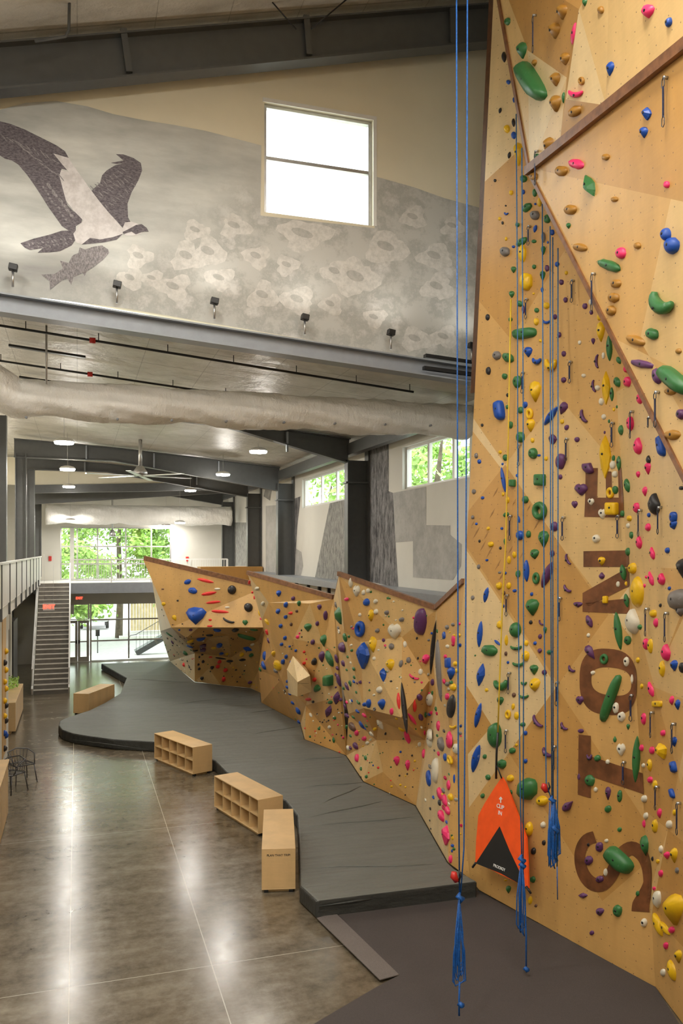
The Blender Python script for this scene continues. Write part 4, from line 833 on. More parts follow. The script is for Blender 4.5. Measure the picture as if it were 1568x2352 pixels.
for (x0, y0, x1, y1, n_, a, b) in ((292, 590, 425, 770, 12, 15, 9), (255, 600, 395, 790, 10, 9, 6), (560, 610, 740, 500, 9, 22, 3), (590, 660, 780, 540, 10, 24, 3), (640, 720, 800, 590, 8, 20, 3), (170, 940, 420, 905, 10, 11, 5), (200, 965, 400, 935, 9, 10, 5), (30, 300, 330, 440, 9, 34, 3), (90, 330, 360, 540, 9, 36, 3)):
    for k in range(n_):
        u = k / (n_ - 1); cx_, cy_ = x0 + (x1 - x0) * u + random.uniform(-6, 6), y0 + (y1 - y0) * u + random.uniform(-6, 6); th = math.radians(random.uniform(25, 55))
        flat('feather_mark', [(cx_ + a * math.cos(t) * math.cos(th) - b * math.sin(t) * math.sin(th), cy_ + a * math.cos(t) * math.sin(th) + b * math.sin(t) * math.cos(th)) for t in [2 * math.pi * q / 8 for q in range(8)]], .0055 + .0001 * k, M['fishink'], mu, **S7)
mr = tag(empty('wall_mural', onX(900, 1200, RX), 'grey tree bark and wash mural on the right wall', 'mural'))
X_ = dict(surf='X')
flat('bark_trunk', [(843, 1005), (892, 1008), (892, 1128), (902, 1132), (908, 1250), (914, 1350), (845, 1335)], .001, M['barkink'], mr, **X_)
flat('grey_wash', [(902, 1132), (978, 1118), (978, 1206), (1033, 1207), (1033, 1228), (1060, 1250), (1058, 1300), (1040, 1332), (948, 1326), (948, 1243), (908, 1246)], .001, M['patchink'], mr, **X_)
flat('bark_trunk', [(757, 1156), (790, 1148), (796, 1335), (723, 1328), (742, 1230)], .001, M['barkink2'], mr, **X_)
flat('bark_trunk', [(668, 1148), (690, 1140), (682, 1215), (676, 1330), (660, 1330)], .001, M['barkink'], mr, **X_)
flat('grey_wash', [(680, 1260), (692, 1268), (696, 1300), (690, 1325), (678, 1325)], .001, M['patchink'], mr, **X_)
flat('grey_wash', [(610, 1162), (636, 1160), (636, 1322), (610, 1322)], .001, M['patchink'], mr, **X_)
flat('bark_trunk', [(605, 1140), (612, 1112), (624, 1125), (620, 1150)], .001, M['barkink2'], mr, **X_)
flat('bark_trunk', [(529, 1200), (566, 1200), (566, 1300), (529, 1300)], .001, M['barkink2'], mr, **X_)

# ================================================================ BELAY GATE
gc = [at(1152, 1786, 13.05), at(1098, 1874, 13.25), at(1091, 1978, 13.25), at(1212, 2040, 12.25), at(1208, 1924, 12.3)]
GP, GN = plane3(gc[0], gc[2], gc[3]); GN = GN if GN.dot(EYE - GP) > 0 else -GN
g_ = lambda x, y, off=0: onplane(x, y, GP + GN * off, GN)
ga = tag(empty('belay_gate', g_(1150, 1980), 'orange and black canvas belay gate leaning on the tall wall', 'belay gate'))
MB().prism([g_(x, y) for x, y in ((1152, 1785), (1160, 1798), (1176, 1838), (1193, 1884), (1208, 1924), (1211, 1980), (1213, 2040), (1091, 1980), (1093, 1930), (1098, 1873), (1112, 1846), (1136, 1808))], -GN * .03).build('orange_panel', M['orange'], ga)
MB().prism([g_(x, y, .004) for x, y in ((1147, 1898), (1170, 1954), (1192, 2000), (1207, 2041), (1191, 2029), (1150, 2006), (1092, 1983))], GN * .002).build('black_panel', M['blackcloth'], ga)
gr = (g_(1190, 2020) - g_(1100, 1980)).normalized(); gu = GN.cross(gr).normalized(); RG = Matrix((gr, gu, GN)).transposed()
for s_txt, x, y, sz in (('CLIP', 1148.5, 1853, .085), ('IN', 1148, 1868, .085), ('PRODIGY', 1146, 1993, .062)): text(s_txt, sz, g_(x, y, .010), RG, M['textw'], 'lettering', ga)
MB().beam(g_(1149.5, 1831, .01), g_(1149.5, 1844, .01), .02, .004, up=GN).beam(g_(1149.5, 1831, .01), g_(1146.5, 1836, .01), .02, .004, up=GN).beam(g_(1149.5, 1831, .01), g_(1152.5, 1836, .01), .02, .004, up=GN).build('arrow', M['textw'], ga)
for a, b in (((1092, 1982), (1085, 1992)), ((1208, 2036), (1219, 2052))): MB().tube([g_(*a, .01), g_(*b, .0)], .018).build('strap', M['black'], ga)
MB().tube([g_(1152, 1788, .02), T(1153, 1755, .12)], .012).build('carabiner', M['black'], ga)

# ================================================================ ROPES
def px_path(pts): return [at(x, y, D) for x, y, D in pts]
def rope(label, strands, r, mat='rope', extra=None, group='ropes hanging down the tall wall'):
    p0 = at(*strands[0][0]); o = empty('climbing_rope', p0, label, 'rope', group)
    for st_ in strands: MB().tube(px_path(st_), r, 6).build('strand', M[mat], o)
    if extra: extra(o)
    return o
def loops(cx, y0, y1, n, wd, D, r, mat='rope'):
    random.seed(int(cx)); out = []
    for k in range(n):
        a = (random.uniform(-.5, .5)) * wd; b = random.uniform(-.5, .5) * wd; w2 = random.uniform(.25, .8) * wd; yb = y1 - random.random() * (y1 - y0) * .25
        out.append([(cx + a * .2, y0, D + random.uniform(-.05, .05)), (cx + a - w2 * .3, y0 + (yb - y0) * .5, D - .03), (cx + a - w2 * .4, yb - 10, D), (cx + a, yb, D), (cx + b + w2 * .4, yb - 12, D + .03), (cx + b + w2 * .2, y0 + (yb - y0) * .45, D), (cx, y0 + 4, D)])
    return out
def knot(o, x, y, D, s, mat='rope'): MB().tube(px_path([(x, y - s, D), (x - s * .4, y - s * .3, D - .03), (x + s * .4, y + s * .2, D - .03), (x, y + s, D)]), [.012, .035, .035, .012], 8).build('knot', M[mat], o)
D1 = 9.6
def ex1(o):
    for l in loops(1055, 2062, 2262, 7, 17, D1, .008): MB().tube(px_path(l), .008, 6).build('coil', M['rope'], o)
    knot(o, 1056, 2062, D1, 12); knot(o, 1058, 2308, D1, 6)
    MB().tube(px_path([(1055, 2255, D1), (1054, 2300, D1), (1054, 2333, D1)]), .011, 6).build('tail', M['rope'], o)
    for l in loops(1054, 2120, 2290, 3, 24, D1, .007): MB().tube(px_path(l), .007, 6).build('coil', M['rope'], o)
rope('pair of long blue ropes hanging nearest the viewer, coiled at the bottom', [[(1048, -60, D1), (1050, 900, D1), (1052, 1700, D1), (1055, 2060, D1)], [(1073, -60, D1), (1071, 900, D1), (1069, 1500, D1), (1065, 1950, D1), (1057, 2062, D1)]], .0085, extra=ex1)
def belay_device(x, y, D, label):
    o = empty('belay_device', at(x, y, D), label, 'belay device'); p = at(x, y, D)
    MB().tube([p + Vector((-.03, 0, .05)), p + Vector((-.035, 0, 0)), p + Vector((.0, 0, -.06))], [.03, .045, .03], 10).build('body', M['red'], o); MB().tube([p + Vector((.03, 0, .06)), p + Vector((.05, -.01, .0)), p + Vector((.02, 0, -.07))], .012).build('carabiner', M['black'], o)
belay_device(1048, 2012, D1 - .03, 'red belay device clipped to the near blue ropes'); belay_device(1254, 1808, 11.0, 'red belay device on the ropes right of the orange gate')
def ex2(o):
    for l in loops(1197, 1985, 2158, 6, 16, 11.0, .009): MB().tube(px_path(l), .009, 6).build('coil', M['rope'], o)
    knot(o, 1198, 1975, 11.0, 12); knot(o, 1199, 1988, 11.0, 10); knot(o, 1208, 2226, 10.95, 6)
    MB().tube(px_path([(1200, 1990, 11.0), (1205, 2060, 10.98), (1208, 2150, 10.95), (1208, 2228, 10.95)]), .011, 6).build('tail', M['rope'], o)
rope('pair of blue ropes crossing the orange gate and coiled below it', [[(1185, 262, 12.2), (1188, 700, 12.0), (1189, 1300, 11.6), (1194, 1800, 11.2), (1198, 1985, 11.0)], [(1198, 340, 12.0), (1201, 900, 11.8), (1202, 1500, 11.4), (1201, 1985, 11.0)]], .0085, 'rope_dark', ex2)
def ex3(o):
    for l in loops(1273, 1840, 1995, 9, 20, 11.0, .009): MB().tube(px_path(l), .009, 6).build('coil', M['rope'], o)
    for x in (1260, 1264): MB().tube(px_path([(x + 2, 1842, 11), (x, 1900, 11), (x, 1990, 11)]), .007, 6).build('tail', M['rope'], o)
    MB().tube(px_path([(1279, 1990, 11), (1280, 2066, 11)]), .007, 6).build('tail', M['rope'], o); knot(o, 1268, 1838, 11, 10); knot(o, 1275, 1905, 11, 14)
rope('cluster of four blue ropes tied up right of the orange gate', [[(1245, 468, 11.9), (1247, 1000, 11.6), (1250, 1500, 11.3), (1254, 1800, 11.0), (1267, 1838, 11.0)], [(1263, 520, 11.8), (1264, 1200, 11.4), (1267, 1835, 11.0)], [(1269, 545, 11.8), (1269, 1200, 11.4), (1270, 1835, 11.0)], [(1281, 570, 11.7), (1281, 1200, 11.3), (1280, 1835, 11.0), (1279, 1990, 11.0)]], .0085, 'rope_dark', ex3)
ab = empty('auto_belay_line', T(1170, 900, .1), 'yellow webbing line running down to a black clip above the orange gate', 'webbing')
MB().tube([T(x, y, .12) for x, y in ((1186, 690), (1180, 1000), (1174, 1250), (1166, 1400), (1160, 1560), (1156, 1680))], .012, 6).build('webbing', M['yrope'], ab)
MB().tube([T(x, y, .12) for x, y in ((1156, 1680), (1153, 1730), (1152, 1786))], .018, 6).build('lanyard', M['black'], ab)

# ================================================================ QUICKDRAWS
def quickdraw(x, y0, y1, label):
    h = hit(x, y0 + 2)
    if not h: return
    p, n_, _ = h; o = empty('quickdraw', p, label, 'quickdraw', 'quickdraws hanging on the rope walls')
    side_ = n_.cross(Vector((0, 0, 1))).normalized(); q0 = p + n_ * .05
    D = proj(p)[2]; L = (y1 - y0) * D / F_PX
    MB().tube([p, p + n_ * .05], .018, 8).build('bolt_hanger', M['metal'], o)
    def biner(z0, z1): return MB().tube([q0 + Vector((0, 0, -z0)), q0 + Vector((0, 0, -z0 - (z1 - z0) * .25)) + side_ * .022, q0 + Vector((0, 0, -z1 + .02)) + side_ * .026, q0 + Vector((0, 0, -z1)), q0 + Vector((0, 0, -z1 + .02)) - side_ * .02, q0 + Vector((0, 0, -z0 - (z1 - z0) * .25)) - side_ * .018], .0055, 6, True)
    biner(0, L * .22).build('carabiner', M['biner'], o); biner(L * .76, L).build('carabiner', M['biner'], o)
    MB().beam(q0 + Vector((0, 0, -L * .18)), q0 + Vector((0, 0, -L * .80)), .024, .010, up=n_).build('sling', M['navy'], o)
M['navy'] = plain('navy_sling', (.015, .022, .07), .6, var=.4, scale=20)
def Z3(x, y): return 1050 + x / 3.027, y / 3.027
QD = [(548, 100, 360, 0), (1460, 535, 880, 0), (562, 1045, 1280, 0), (508, 1570, 1705, 0), (810, 130, 285, 600), (490, 260, 400, 600), (465, 770, 915, 600), (795, 695, 845, 600), (770, 1230, 1385, 600), (440, 1270, 1420, 600), (958, 82, 345, 600), (1402, 905, 1150, 600), (1088, 1120, 1290, 600), (1226, 1040, 1225, 600), (1352, 1080, 1150, 600),
      (745, -40, 120, 1200), (378, -50, 120, 1200), (355, 500, 645, 1200), (724, 520, 680, 1200), (369, 1040, 1185, 1200), (350, 1440, 1595, 1200), (704, 1105, 1268, 1200), (685, 1550, 1712, 1200), (1128, -50, 105, 1200), (1283, -90, 92, 1200), (1420, -110, 75, 1200), (1332, 595, 785, 1200), (1468, 625, 825, 1200), (1221, 1195, 1375, 1200), (1367, 1315, 1490, 1200), (1518, 1395, 1600, 1200), (1167, 1660, 1815, 1200)]
QP = sorted([(1050 + x / 3.027, o + a / 3.027, o + b / 3.027) for x, a, b, o in QD] + [(950 + 1428 / 2.537, 1750 + 140 / 2.537, 1750 + 275 / 2.537), (950 + 1555 / 2.537, 1750 + 235 / 2.537, 1750 + 420 / 2.537)], key=lambda t: t[1])
ordn = ['topmost', 'second', 'third', 'fourth', 'fifth', 'sixth', 'seventh', 'eighth', 'ninth', 'tenth', 'eleventh', 'twelfth']
def col_of(x): return 'left column of the tall wall' if x < 1235 else 'middle column left of the letters' if x < 1345 else 'column over the brown letters' if x < 1440 else 'right-hand column'
cnt = {}
for x, a, b in QP:
    c_ = col_of(x); cnt[c_] = cnt.get(c_, 0) + 1; quickdraw(x, a, b, 'dark quickdraw, ' + ordn[min(cnt[c_] - 1, 11)] + ' down in the ' + c_)

# ================================================================ CLIMBING HOLDS
# crop origin x, origin y, scale | "x y w h colour shape [turn]"; colours as in HC, shapes: b blob, t shield, u upright wedge, s dome, c crescent, l lens, g log, d facetted, k block, r ring, h heart
HD = {(1050, 0, 3.027): """
715 85 85 110 O t;663 215 95 115 O t;737 410 85 90 O t;530 437 45 50 O t;672 552 78 100 O t;668 720 88 120 O t;808 778 95 80 O b -15;622 1018 75 130 O t 10;992 70 48 60 O b;860 563 48 60 O r;1025 1092 60 50 O b;713 1188 98 80 O b;1087 1385 55 42 O b;775 1458 98 78 O b;845 1720 108 62 O b 10;1245 1708 58 52 O b;525 1228 60 62 O b
880 15 42 60 G t;343 150 38 60 G b 20;440 350 78 120 G t;495 565 112 310 G g -35;905 1290 85 165 G d -25;735 680 26 80 G l;455 1242 55 55 G b;545 1092 50 50 G t;535 1340 35 60 G b;478 1442 80 55 G b -30;620 1520 50 70 G b;414 1562 32 36 G b;442 1680 90 50 G b -30;530 1678 35 28 G b;592 1740 42 65 G t;767 1570 42 42 G t
1315 78 110 100 P t;805 235 35 160 P u 10;818 648 130 75 P c;818 1140 110 75 P b 15;1450 1283 45 55 P b;1130 1760 70 85 P b -20
1462 155 48 75 B l 20;1055 478 55 105 B t 10;1307 790 78 95 B d;1287 920 72 80 B t;1440 1630 80 95 B s;1478 1708 118 130 B b;352 570 32 35 B b;388 940 36 55 B b;390 695 18 40 B l;456 1335 24 36 B b;338 1485 35 28 B c;540 1418 18 18 B b;538 1590 26 55 B l 20;655 1615 36 45 B b;388 1715 25 22 B b;627 1685 14 20 B b
320 395 40 75 K l;295 768 20 42 K l 20;388 852 28 60 K l;358 1078 24 50 K l 15;532 1495 65 75 A b 20;323 1748 68 75 A b 25;595 1650 35 75 A l;260 1255 20 24 K b;335 1430 14 14 K b;312 1550 18 26 K b
340 895 45 60 Y b;415 1070 75 170 Y t;370 1340 28 38 Y b;568 1405 32 70 Y b;290 1520 22 26 Y b;335 1660 20 30 Y b;445 1760 60 130 Y b""",
(1050, 600, 3.027): """
385 58 48 48 G t;530 38 32 35 G b;587 100 48 72 G t;372 230 50 50 G t;430 295 45 45 G b;548 340 36 38 G b;366 405 32 32 G b;460 500 180 72 G g -8;345 670 90 70 G b 25;325 800 42 46 G b;410 838 66 92 G b;345 1012 25 32 G b;435 1035 42 50 G b;366 1138 36 55 G b;432 1222 66 80 G b;330 1365 38 50 G b;518 1335 75 78 G s;380 1542 48 50 G k;570 1520 85 82 G k;467 1658 50 58 G b;568 1735 110 130 G r;335 1762 45 35 G b -20;1052 600 52 190 G l;1118 690 30 55 G l -20;1105 840 42 75 G l -20;1070 925 34 100 G l;1108 1012 16 24 G b;1052 1112 18 28 G b;1132 1175 36 72 G l;1118 1405 42 105 G l;1083 1370 24 45 G b;1092 1590 48 62 G b;1175 1560 38 98 G l -10;1145 1755 36 50 G b;1405 290 205 200 G c 28;1342 505 102 85 G b 15;1500 830 105 280 G g -52;1045 30 175 80 G b 20
470 140 95 135 Y b;528 225 18 18 Y b;617 308 45 50 Y b;545 420 38 55 Y b;575 553 20 25 Y b;755 80 25 30 Y b;645 715 95 145 Y c;530 905 100 150 Y t;500 1060 55 80 Y r;500 1140 75 95 Y t;725 1115 30 35 Y b;520 1245 28 38 Y b;614 1372 26 34 Y b;295 1328 25 28 Y b;990 490 72 145 Y t;985 390 40 50 Y b;1025 880 75 240 Y d;1018 1360 100 310 Y d;1060 1610 60 80 Y r;1070 1720 100 90 Y k;345 1660 30 50 Y b;315 1620 20 30 Y b;1085 1030 20 30 Y b;1190 1790 35 45 Y b
690 20 34 40 B b;587 198 22 38 B b;617 420 66 42 B c;485 630 72 75 B t;548 690 78 70 B c;285 1035 75 140 B g -10;467 998 38 50 B b;643 1075 45 165 B l 38;150 1393 28 34 B b;312 1410 18 20 B b;315 1520 28 180 B l -10;412 1490 18 26 B b;173 1645 28 24 B b;565 1350 28 18 B b;1408 1285 50 150 B g -12;1495 1780 55 90 B b;1327 1765 25 35 B b;425 1795 20 50 B l -10
620 48 34 50 U b;720 145 36 42 U b;748 268 34 42 U b;675 386 32 40 U b;455 335 28 60 U l;706 512 30 42 U b;737 643 34 44 U b;884 312 38 45 U b;928 355 28 36 U b;940 556 36 46 U t;968 695 110 45 U c 90;735 825 36 45 U b 30;945 868 98 42 U c 80;728 1022 62 95 U t 25;873 1078 110 60 U c 65;756 1155 30 46 U b 30;655 1238 72 78 U d;828 1240 38 40 U b;710 1390 76 125 U b 10;900 1435 110 80 U u 30;712 1500 32 38 U b;855 1585 105 90 U h;812 1690 48 55 U h;1022 1190 15 25 U b;1275 715 165 60 U b 12;1380 800 60 120 U b -20;1545 1065 75 80 U b
207 390 32 48 K b;268 655 58 70 A b 20;212 762 38 60 K b;348 930 24 30 K b;170 1140 20 24 K b;128 1352 28 40 A b;112 1602 30 38 A b;104 1780 24 30 A b;1360 1690 85 155 K u;1325 1380 34 60 K u;1552 1578 35 30 K b
1172 748 45 60 P b;1175 840 52 80 P b;1262 955 45 80 P b;1195 1130 52 110 P b;1248 1285 62 120 P u;1318 1440 46 90 P t;1253 1483 30 45 P t;1298 1600 38 70 P t;1238 1715 45 80 P b
875 795 34 30 W b;970 880 40 40 W b;998 975 38 55 W b;1015 1082 34 42 W b;848 565 26 34 W b;925 285 35 45 W b;1075 1415 45 65 W b;1090 1480 44 50 W b;926 1672 56 55 W h;1005 1755 68 78 W h;1012 655 25 50 W b
1095 155 82 65 O b;1078 255 88 75 O b;1060 343 78 78 O b;1230 550 135 75 O b 18;1532 625 48 42 O b;1475 905 90 60 O b;1490 1208 115 75 O b""",
(1050, 1200, 3.027): """
490 82 40 55 G b;590 115 90 120 G t;530 220 75 72 G t;418 358 38 55 G b;545 388 55 85 G r;510 590 112 120 G t;394 748 92 108 G s;328 135 22 46 G t;405 870 100 50 G c;215 892 112 88 G b 10;420 985 100 52 G c;605 750 34 50 G t;637 902 42 35 G b;525 1025 75 72 G t;460 1118 50 40 G c;297 1125 120 118 G c;460 1210 82 42 G c;292 1242 62 60 G t;452 1405 40 36 G b;248 1485 108 200 G b;187 1628 30 36 G b;378 1588 50 46 G b;303 1682 72 70 G b;208 1770 36 36 G b;1205 88 28 55 G b;1180 205 32 62 G b;1148 350 50 115 G l -10;1172 545 42 100 G l -10;1112 755 56 270 G l -8;1180 820 52 70 G b;1265 728 30 40 G b;1018 950 65 75 G r;1058 1225 62 355 G g 22;1184 1422 32 44 G t;1092 1508 30 44 G u;1237 1650 62 330 G l 3;970 1640 50 50 G b;910 1785 70 60 G b -20
430 90 60 70 B b;195 505 32 110 B l 15;475 338 48 155 B l;514 498 25 30 B b;316 582 22 28 B b;152 778 38 185 B l 6;154 1060 62 165 B d 12;275 835 18 58 B l -50;350 974 20 22 B b;537 840 26 30 B b;138 1342 38 180 B l 14;122 1645 48 200 B l 16;1495 15 55 70 B t;1456 195 34 46 B b;1470 458 26 30 B b;1500 995 55 80 B t;1525 1268 42 75 B t;1500 1525 46 70 B t;1496 1700 40 80 B g -15;203 262 24 18 B b;330 352 24 24 B b;307 42 22 22 B b;470 1465 30 36 B b;470 1660 30 36 B b;395 475 32 26 B b;130 10 20 20 B b
668 30 60 75 U b;655 215 38 50 U b;615 365 60 200 U l 25;765 258 92 42 U c 65;760 462 78 50 U c 40;834 572 78 40 U t;912 688 95 45 U l 65;1000 370 48 48 U u;578 698 48 30 U c 50;572 793 30 38 U b;570 893 36 36 U t;600 1043 38 42 U b;918 905 60 120 U t -35;790 1020 68 48 U c 40;848 1235 62 66 U h;552 1385 120 62 U c 50;737 1420 75 50 U c 45;618 1602 95 70 U c 40;855 1450 45 32 U b;915 1630 45 70 U c;843 1770 22 50 U b
145 308 26 36 A b;104 524 26 34 A b;152 130 18 24 K b;297 178 20 24 K b;320 492 26 34 T b;292 348 26 18 A b;507 695 28 32 K b;1560 325 150 155 K t;1520 540 135 170 A b;1540 610 90 90 A t;1408 577 20 30 K b;1555 1010 40 80 K b;335 912 22 34 T b;390 1200 30 35 T b;122 925 14 14 G b
285 440 45 55 Y b;352 440 36 52 Y b;227 152 45 42 Y b;355 262 30 60 Y b;212 42 24 28 Y b;392 225 32 50 Y b;290 712 42 62 Y b;338 820 26 80 Y b;476 840 32 44 Y b;468 930 60 80 Y b;530 1130 90 95 Y t;200 1165 24 30 Y b;350 1335 45 65 Y r;408 1345 36 60 Y b;385 1280 25 50 Y b;998 270 65 65 Y t;1027 537 42 52 Y k;1210 320 58 85 Y b;1240 490 88 235 Y b;1172 425 25 36 Y b;1355 635 50 60 Y b;1336 860 36 110 Y b;1418 1018 42 115 Y l;1250 958 28 45 Y b;1278 1140 22 40 Y b;1385 1262 75 42 Y k;1405 1590 85 120 Y d -20;1332 1688 34 90 Y l;362 1780 60 50 Y s;408 1548 20 24 Y b
1320 35 40 60 P b;1257 140 46 90 P u;1350 215 36 90 P u -10;1340 390 34 105 P u -15;1412 395 56 85 P u;1310 380 18 24 P b;1298 440 18 30 P b;1375 698 32 70 P b;1305 845 42 85 P b;1443 905 66 120 P u;1340 1160 36 110 P u -15;1485 1238 38 66 P t;1290 1365 34 90 P b;1425 1465 34 50 P b;1276 1568 30 50 P b;1347 1585 36 60 P b;1335 1790 36 50 P b
960 112 60 62 W b;1183 22 24 40 W b;1208 690 98 180 W u;1115 430 32 45 W b;908 785 26 34 W b;1172 968 44 76 W b;940 1045 32 32 W b;1212 1090 26 70 W l;1098 1290 50 85 W b;1136 1352 58 76 W b;1132 1578 72 96 W h;1042 1665 34 36 W b;1290 1690 24 34 W b""",
(950, 1750, 2.537): """
430 92 32 32 G b;398 198 28 30 G b;650 160 125 140 G b;547 745 38 46 G t;690 686 34 42 G b;562 178 24 30 G b;1022 110 55 72 G b -30;1128 275 42 46 G b;1196 200 32 80 G b;1196 395 28 30 G b;1188 575 92 200 G g -50;1345 490 90 125 G t;1182 870 55 78 G b -15;1302 768 26 36 G b
665 392 55 85 Y s;675 808 28 52 Y b;1400 375 34 85 Y b;1402 135 28 60 Y b;1500 862 125 190 Y t;1415 950 42 150 Y l -20;1458 970 32 100 Y l -35;1510 545 46 90 Y t;1418 580 22 30 Y b;1535 1135 46 80 Y t;1497 1215 42 130 Y l -15;740 228 80 60 Y s;533 690 20 14 Y b;1515 295 22 40 Y b
1427 300 30 60 P t;1340 360 26 50 P b;1470 545 40 46 P t;1435 650 26 44 P b;1397 738 20 26 P b;1497 980 38 45 P b;1464 1072 30 46 P b
1057 162 26 32 W b;1338 215 34 48 W b;1348 315 28 44 W b;1437 510 24 48 W l;1120 460 24 24 W b;1115 645 28 52 W b;1410 800 50 110 W b;1337 938 45 52 W s;1448 1228 28 50 W b;750 368 34 42 W b;1483 365 36 56 W b;1500 185 26 60 B g -20;1506 35 28 60 B g -10;1530 632 22 40 A b
890 258 50 85 U u 50;1127 185 42 80 U t;1078 497 46 66 U b;1015 575 52 60 U b;1080 685 50 44 U b;982 780 62 34 U d;1080 876 58 48 U t;1035 997 28 30 U b
694 520 34 42 K s;755 472 24 34 K b;1015 483 18 24 K b;1388 565 14 30 K b;710 838 18 20 T b""",
(330, 1260, 5.227): """
520 400 90 62 B b -15;580 505 110 82 B b 15;612 812 280 225 B t;405 625 28 25 K b;735 385 190 42 R b 14;775 540 180 46 R b -8;835 645 170 36 R b -5;910 755 210 42 R b 5;795 855 40 30 R b;790 930 70 26 R b;1050 495 116 110 K s;1247 702 116 110 K s;1015 865 180 62 K c 20;1212 885 75 70 G h;233 665 50 50 Y b;365 835 60 80 Y t -30;880 485 75 30 W b;1000 705 60 30 W b;225 487 35 20 T b
345 915 24 14 T b;462 905 22 14 K b;425 980 26 22 B b;562 980 44 30 U b;1100 985 125 50 K b -25;1315 978 95 36 G b;1235 1070 150 48 G g 25;695 1085 80 78 B u;882 985 85 50 B b;790 1045 85 26 K b;560 1120 55 48 Y b;708 1168 80 34 U k;708 1218 72 32 U k;545 1178 75 30 B b;905 1170 75 56 B b;1235 1210 130 55 B d 20;1300 1155 50 34 W b;835 1200 60 28 Y b;995 1272 40 28 Y b;1170 1280 60 48 Y s;930 1265 55 30 B b;1285 1285 60 44 G b;620 1230 60 24 K b;920 1320 130 18 K b 8;1030 1355 80 32 K b;1180 1340 80 32 K b;905 1365 50 50 R b;885 1420 52 50 R b;975 1465 56 52 R b;955 1575 52 65 R b;800 1305 45 18 R b;665 1305 25 30 K b;710 1360 40 42 K b;655 1395 28 34 K b;663 1447 36 36 K b;818 1432 50 50 K h;695 1560 50 48 K h;1105 1460 30 20 K b;1205 1470 24 20 K b;1155 1545 26 20 T b;1120 1600 20 20 K b;1270 1612 55 40 U b;700 1275 30 22 K b
305 1035 60 30 G b 40;342 1130 26 50 U b;495 1260 50 56 G b -30;475 1395 40 56 R b;345 1165 18 18 K b;318 1215 14 14 K b;545 1425 20 36 K b;400 1245 12 12 K b;217 735 16 22 K b;240 805 16 18 K b;380 1090 20 30 A b;430 1180 18 24 W b;365 1290 16 20 T b;440 1330 24 30 W b;520 1350 18 24 K b;560 1450 18 24 T b""",
(560, 1290, 5.227): """
60 250 30 55 R b;100 370 32 34 R b;122 430 22 46 R b;185 610 36 86 Y l;270 725 48 78 Y t -30;345 1110 56 76 Y t;395 1250 70 150 Y b -28;150 325 56 46 W b;220 505 46 56 W b;205 685 36 28 P b;270 850 36 80 R b;290 950 34 70 U b;240 1130 56 120 B b;230 1250 58 105 B u;190 1295 34 56 G b;375 1312 64 56 A s
408 385 78 78 B t;495 520 52 78 B b;402 600 66 68 B t;495 665 48 52 B b;435 775 52 52 B t;487 920 44 56 B b;447 995 46 46 B b;545 1020 32 30 B b;500 1145 42 58 B b;462 1205 48 72 B b;558 1210 24 46 B b;520 1440 45 45 B b;515 1510 36 46 B b;545 1590 34 36 B b;580 1700 38 46 B b;645 1800 62 88 B t;655 1930 36 56 B b;617 1070 28 38 B b
585 445 50 60 U b;655 505 48 70 G t;555 620 55 40 R b;630 595 38 42 T b;562 755 34 48 T b;755 795 112 100 G t;688 825 18 28 K b;640 905 45 48 P b;664 862 24 28 P b;692 905 18 24 K b;818 970 52 68 U b;770 965 16 16 K b;755 1005 16 16 K b;950 955 128 150 G t;925 1145 78 140 U t;1018 1170 84 190 G l -8;900 545 60 72 U h;972 650 54 126 U b;875 745 44 66 U b;835 1205 70 88 K s;718 1085 34 36 R b;718 1220 42 42 R b;1005 1430 118 130 G k;865 1530 90 100 G t 35;840 1420 48 56 R b -20;585 1290 40 26 K b;695 1460 40 22 K c;595 1540 48 46 R b;725 1540 44 26 R b;765 1655 80 42 R b;690 1600 38 28 G b;825 1685 38 38 K b;1100 1640 88 165 U d 10;1003 1800 78 160 U d 20;1030 1690 66 46 G b;1088 1880 30 44 G b;798 1840 30 64 W b -30;1020 1990 34 48 W b -20;897 2005 34 38 G b;875 1830 20 20 K b;938 1930 18 20 K b;1010 1910 18 20 K b;728 2000 20 24 R b
1130 650 138 210 G t;1165 1030 110 125 U s;1205 915 56 115 G b;1140 840 56 56 W r;1130 800 52 50 A r;1100 520 36 76 A u;1105 1170 40 120 U b;1115 1280 38 56 U b;1185 1225 50 84 U b;1130 1430 52 165 U b;1100 1360 28 56 U b;1230 1500 44 96 U b -20;1270 1460 42 66 G r;1230 1300 34 34 G b;1312 1290 48 48 G t;1290 1065 36 40 G b;1240 1145 32 38 G b;1255 900 30 40 G b;1320 1390 34 48 G b;1345 1570 28 38 G b;1370 1690 68 56 G c;1275 1680 48 48 W r;1210 1745 38 84 U b;1230 1850 62 56 U b;1310 1870 42 38 G b;1440 1850 52 56 P b;1408 1965 50 100 B b;1465 1975 34 38 G b;1290 1985 76 110 T b -20;1225 1985 36 56 G b;1345 2050 46 56 R b;940 1580 18 14 K b""",
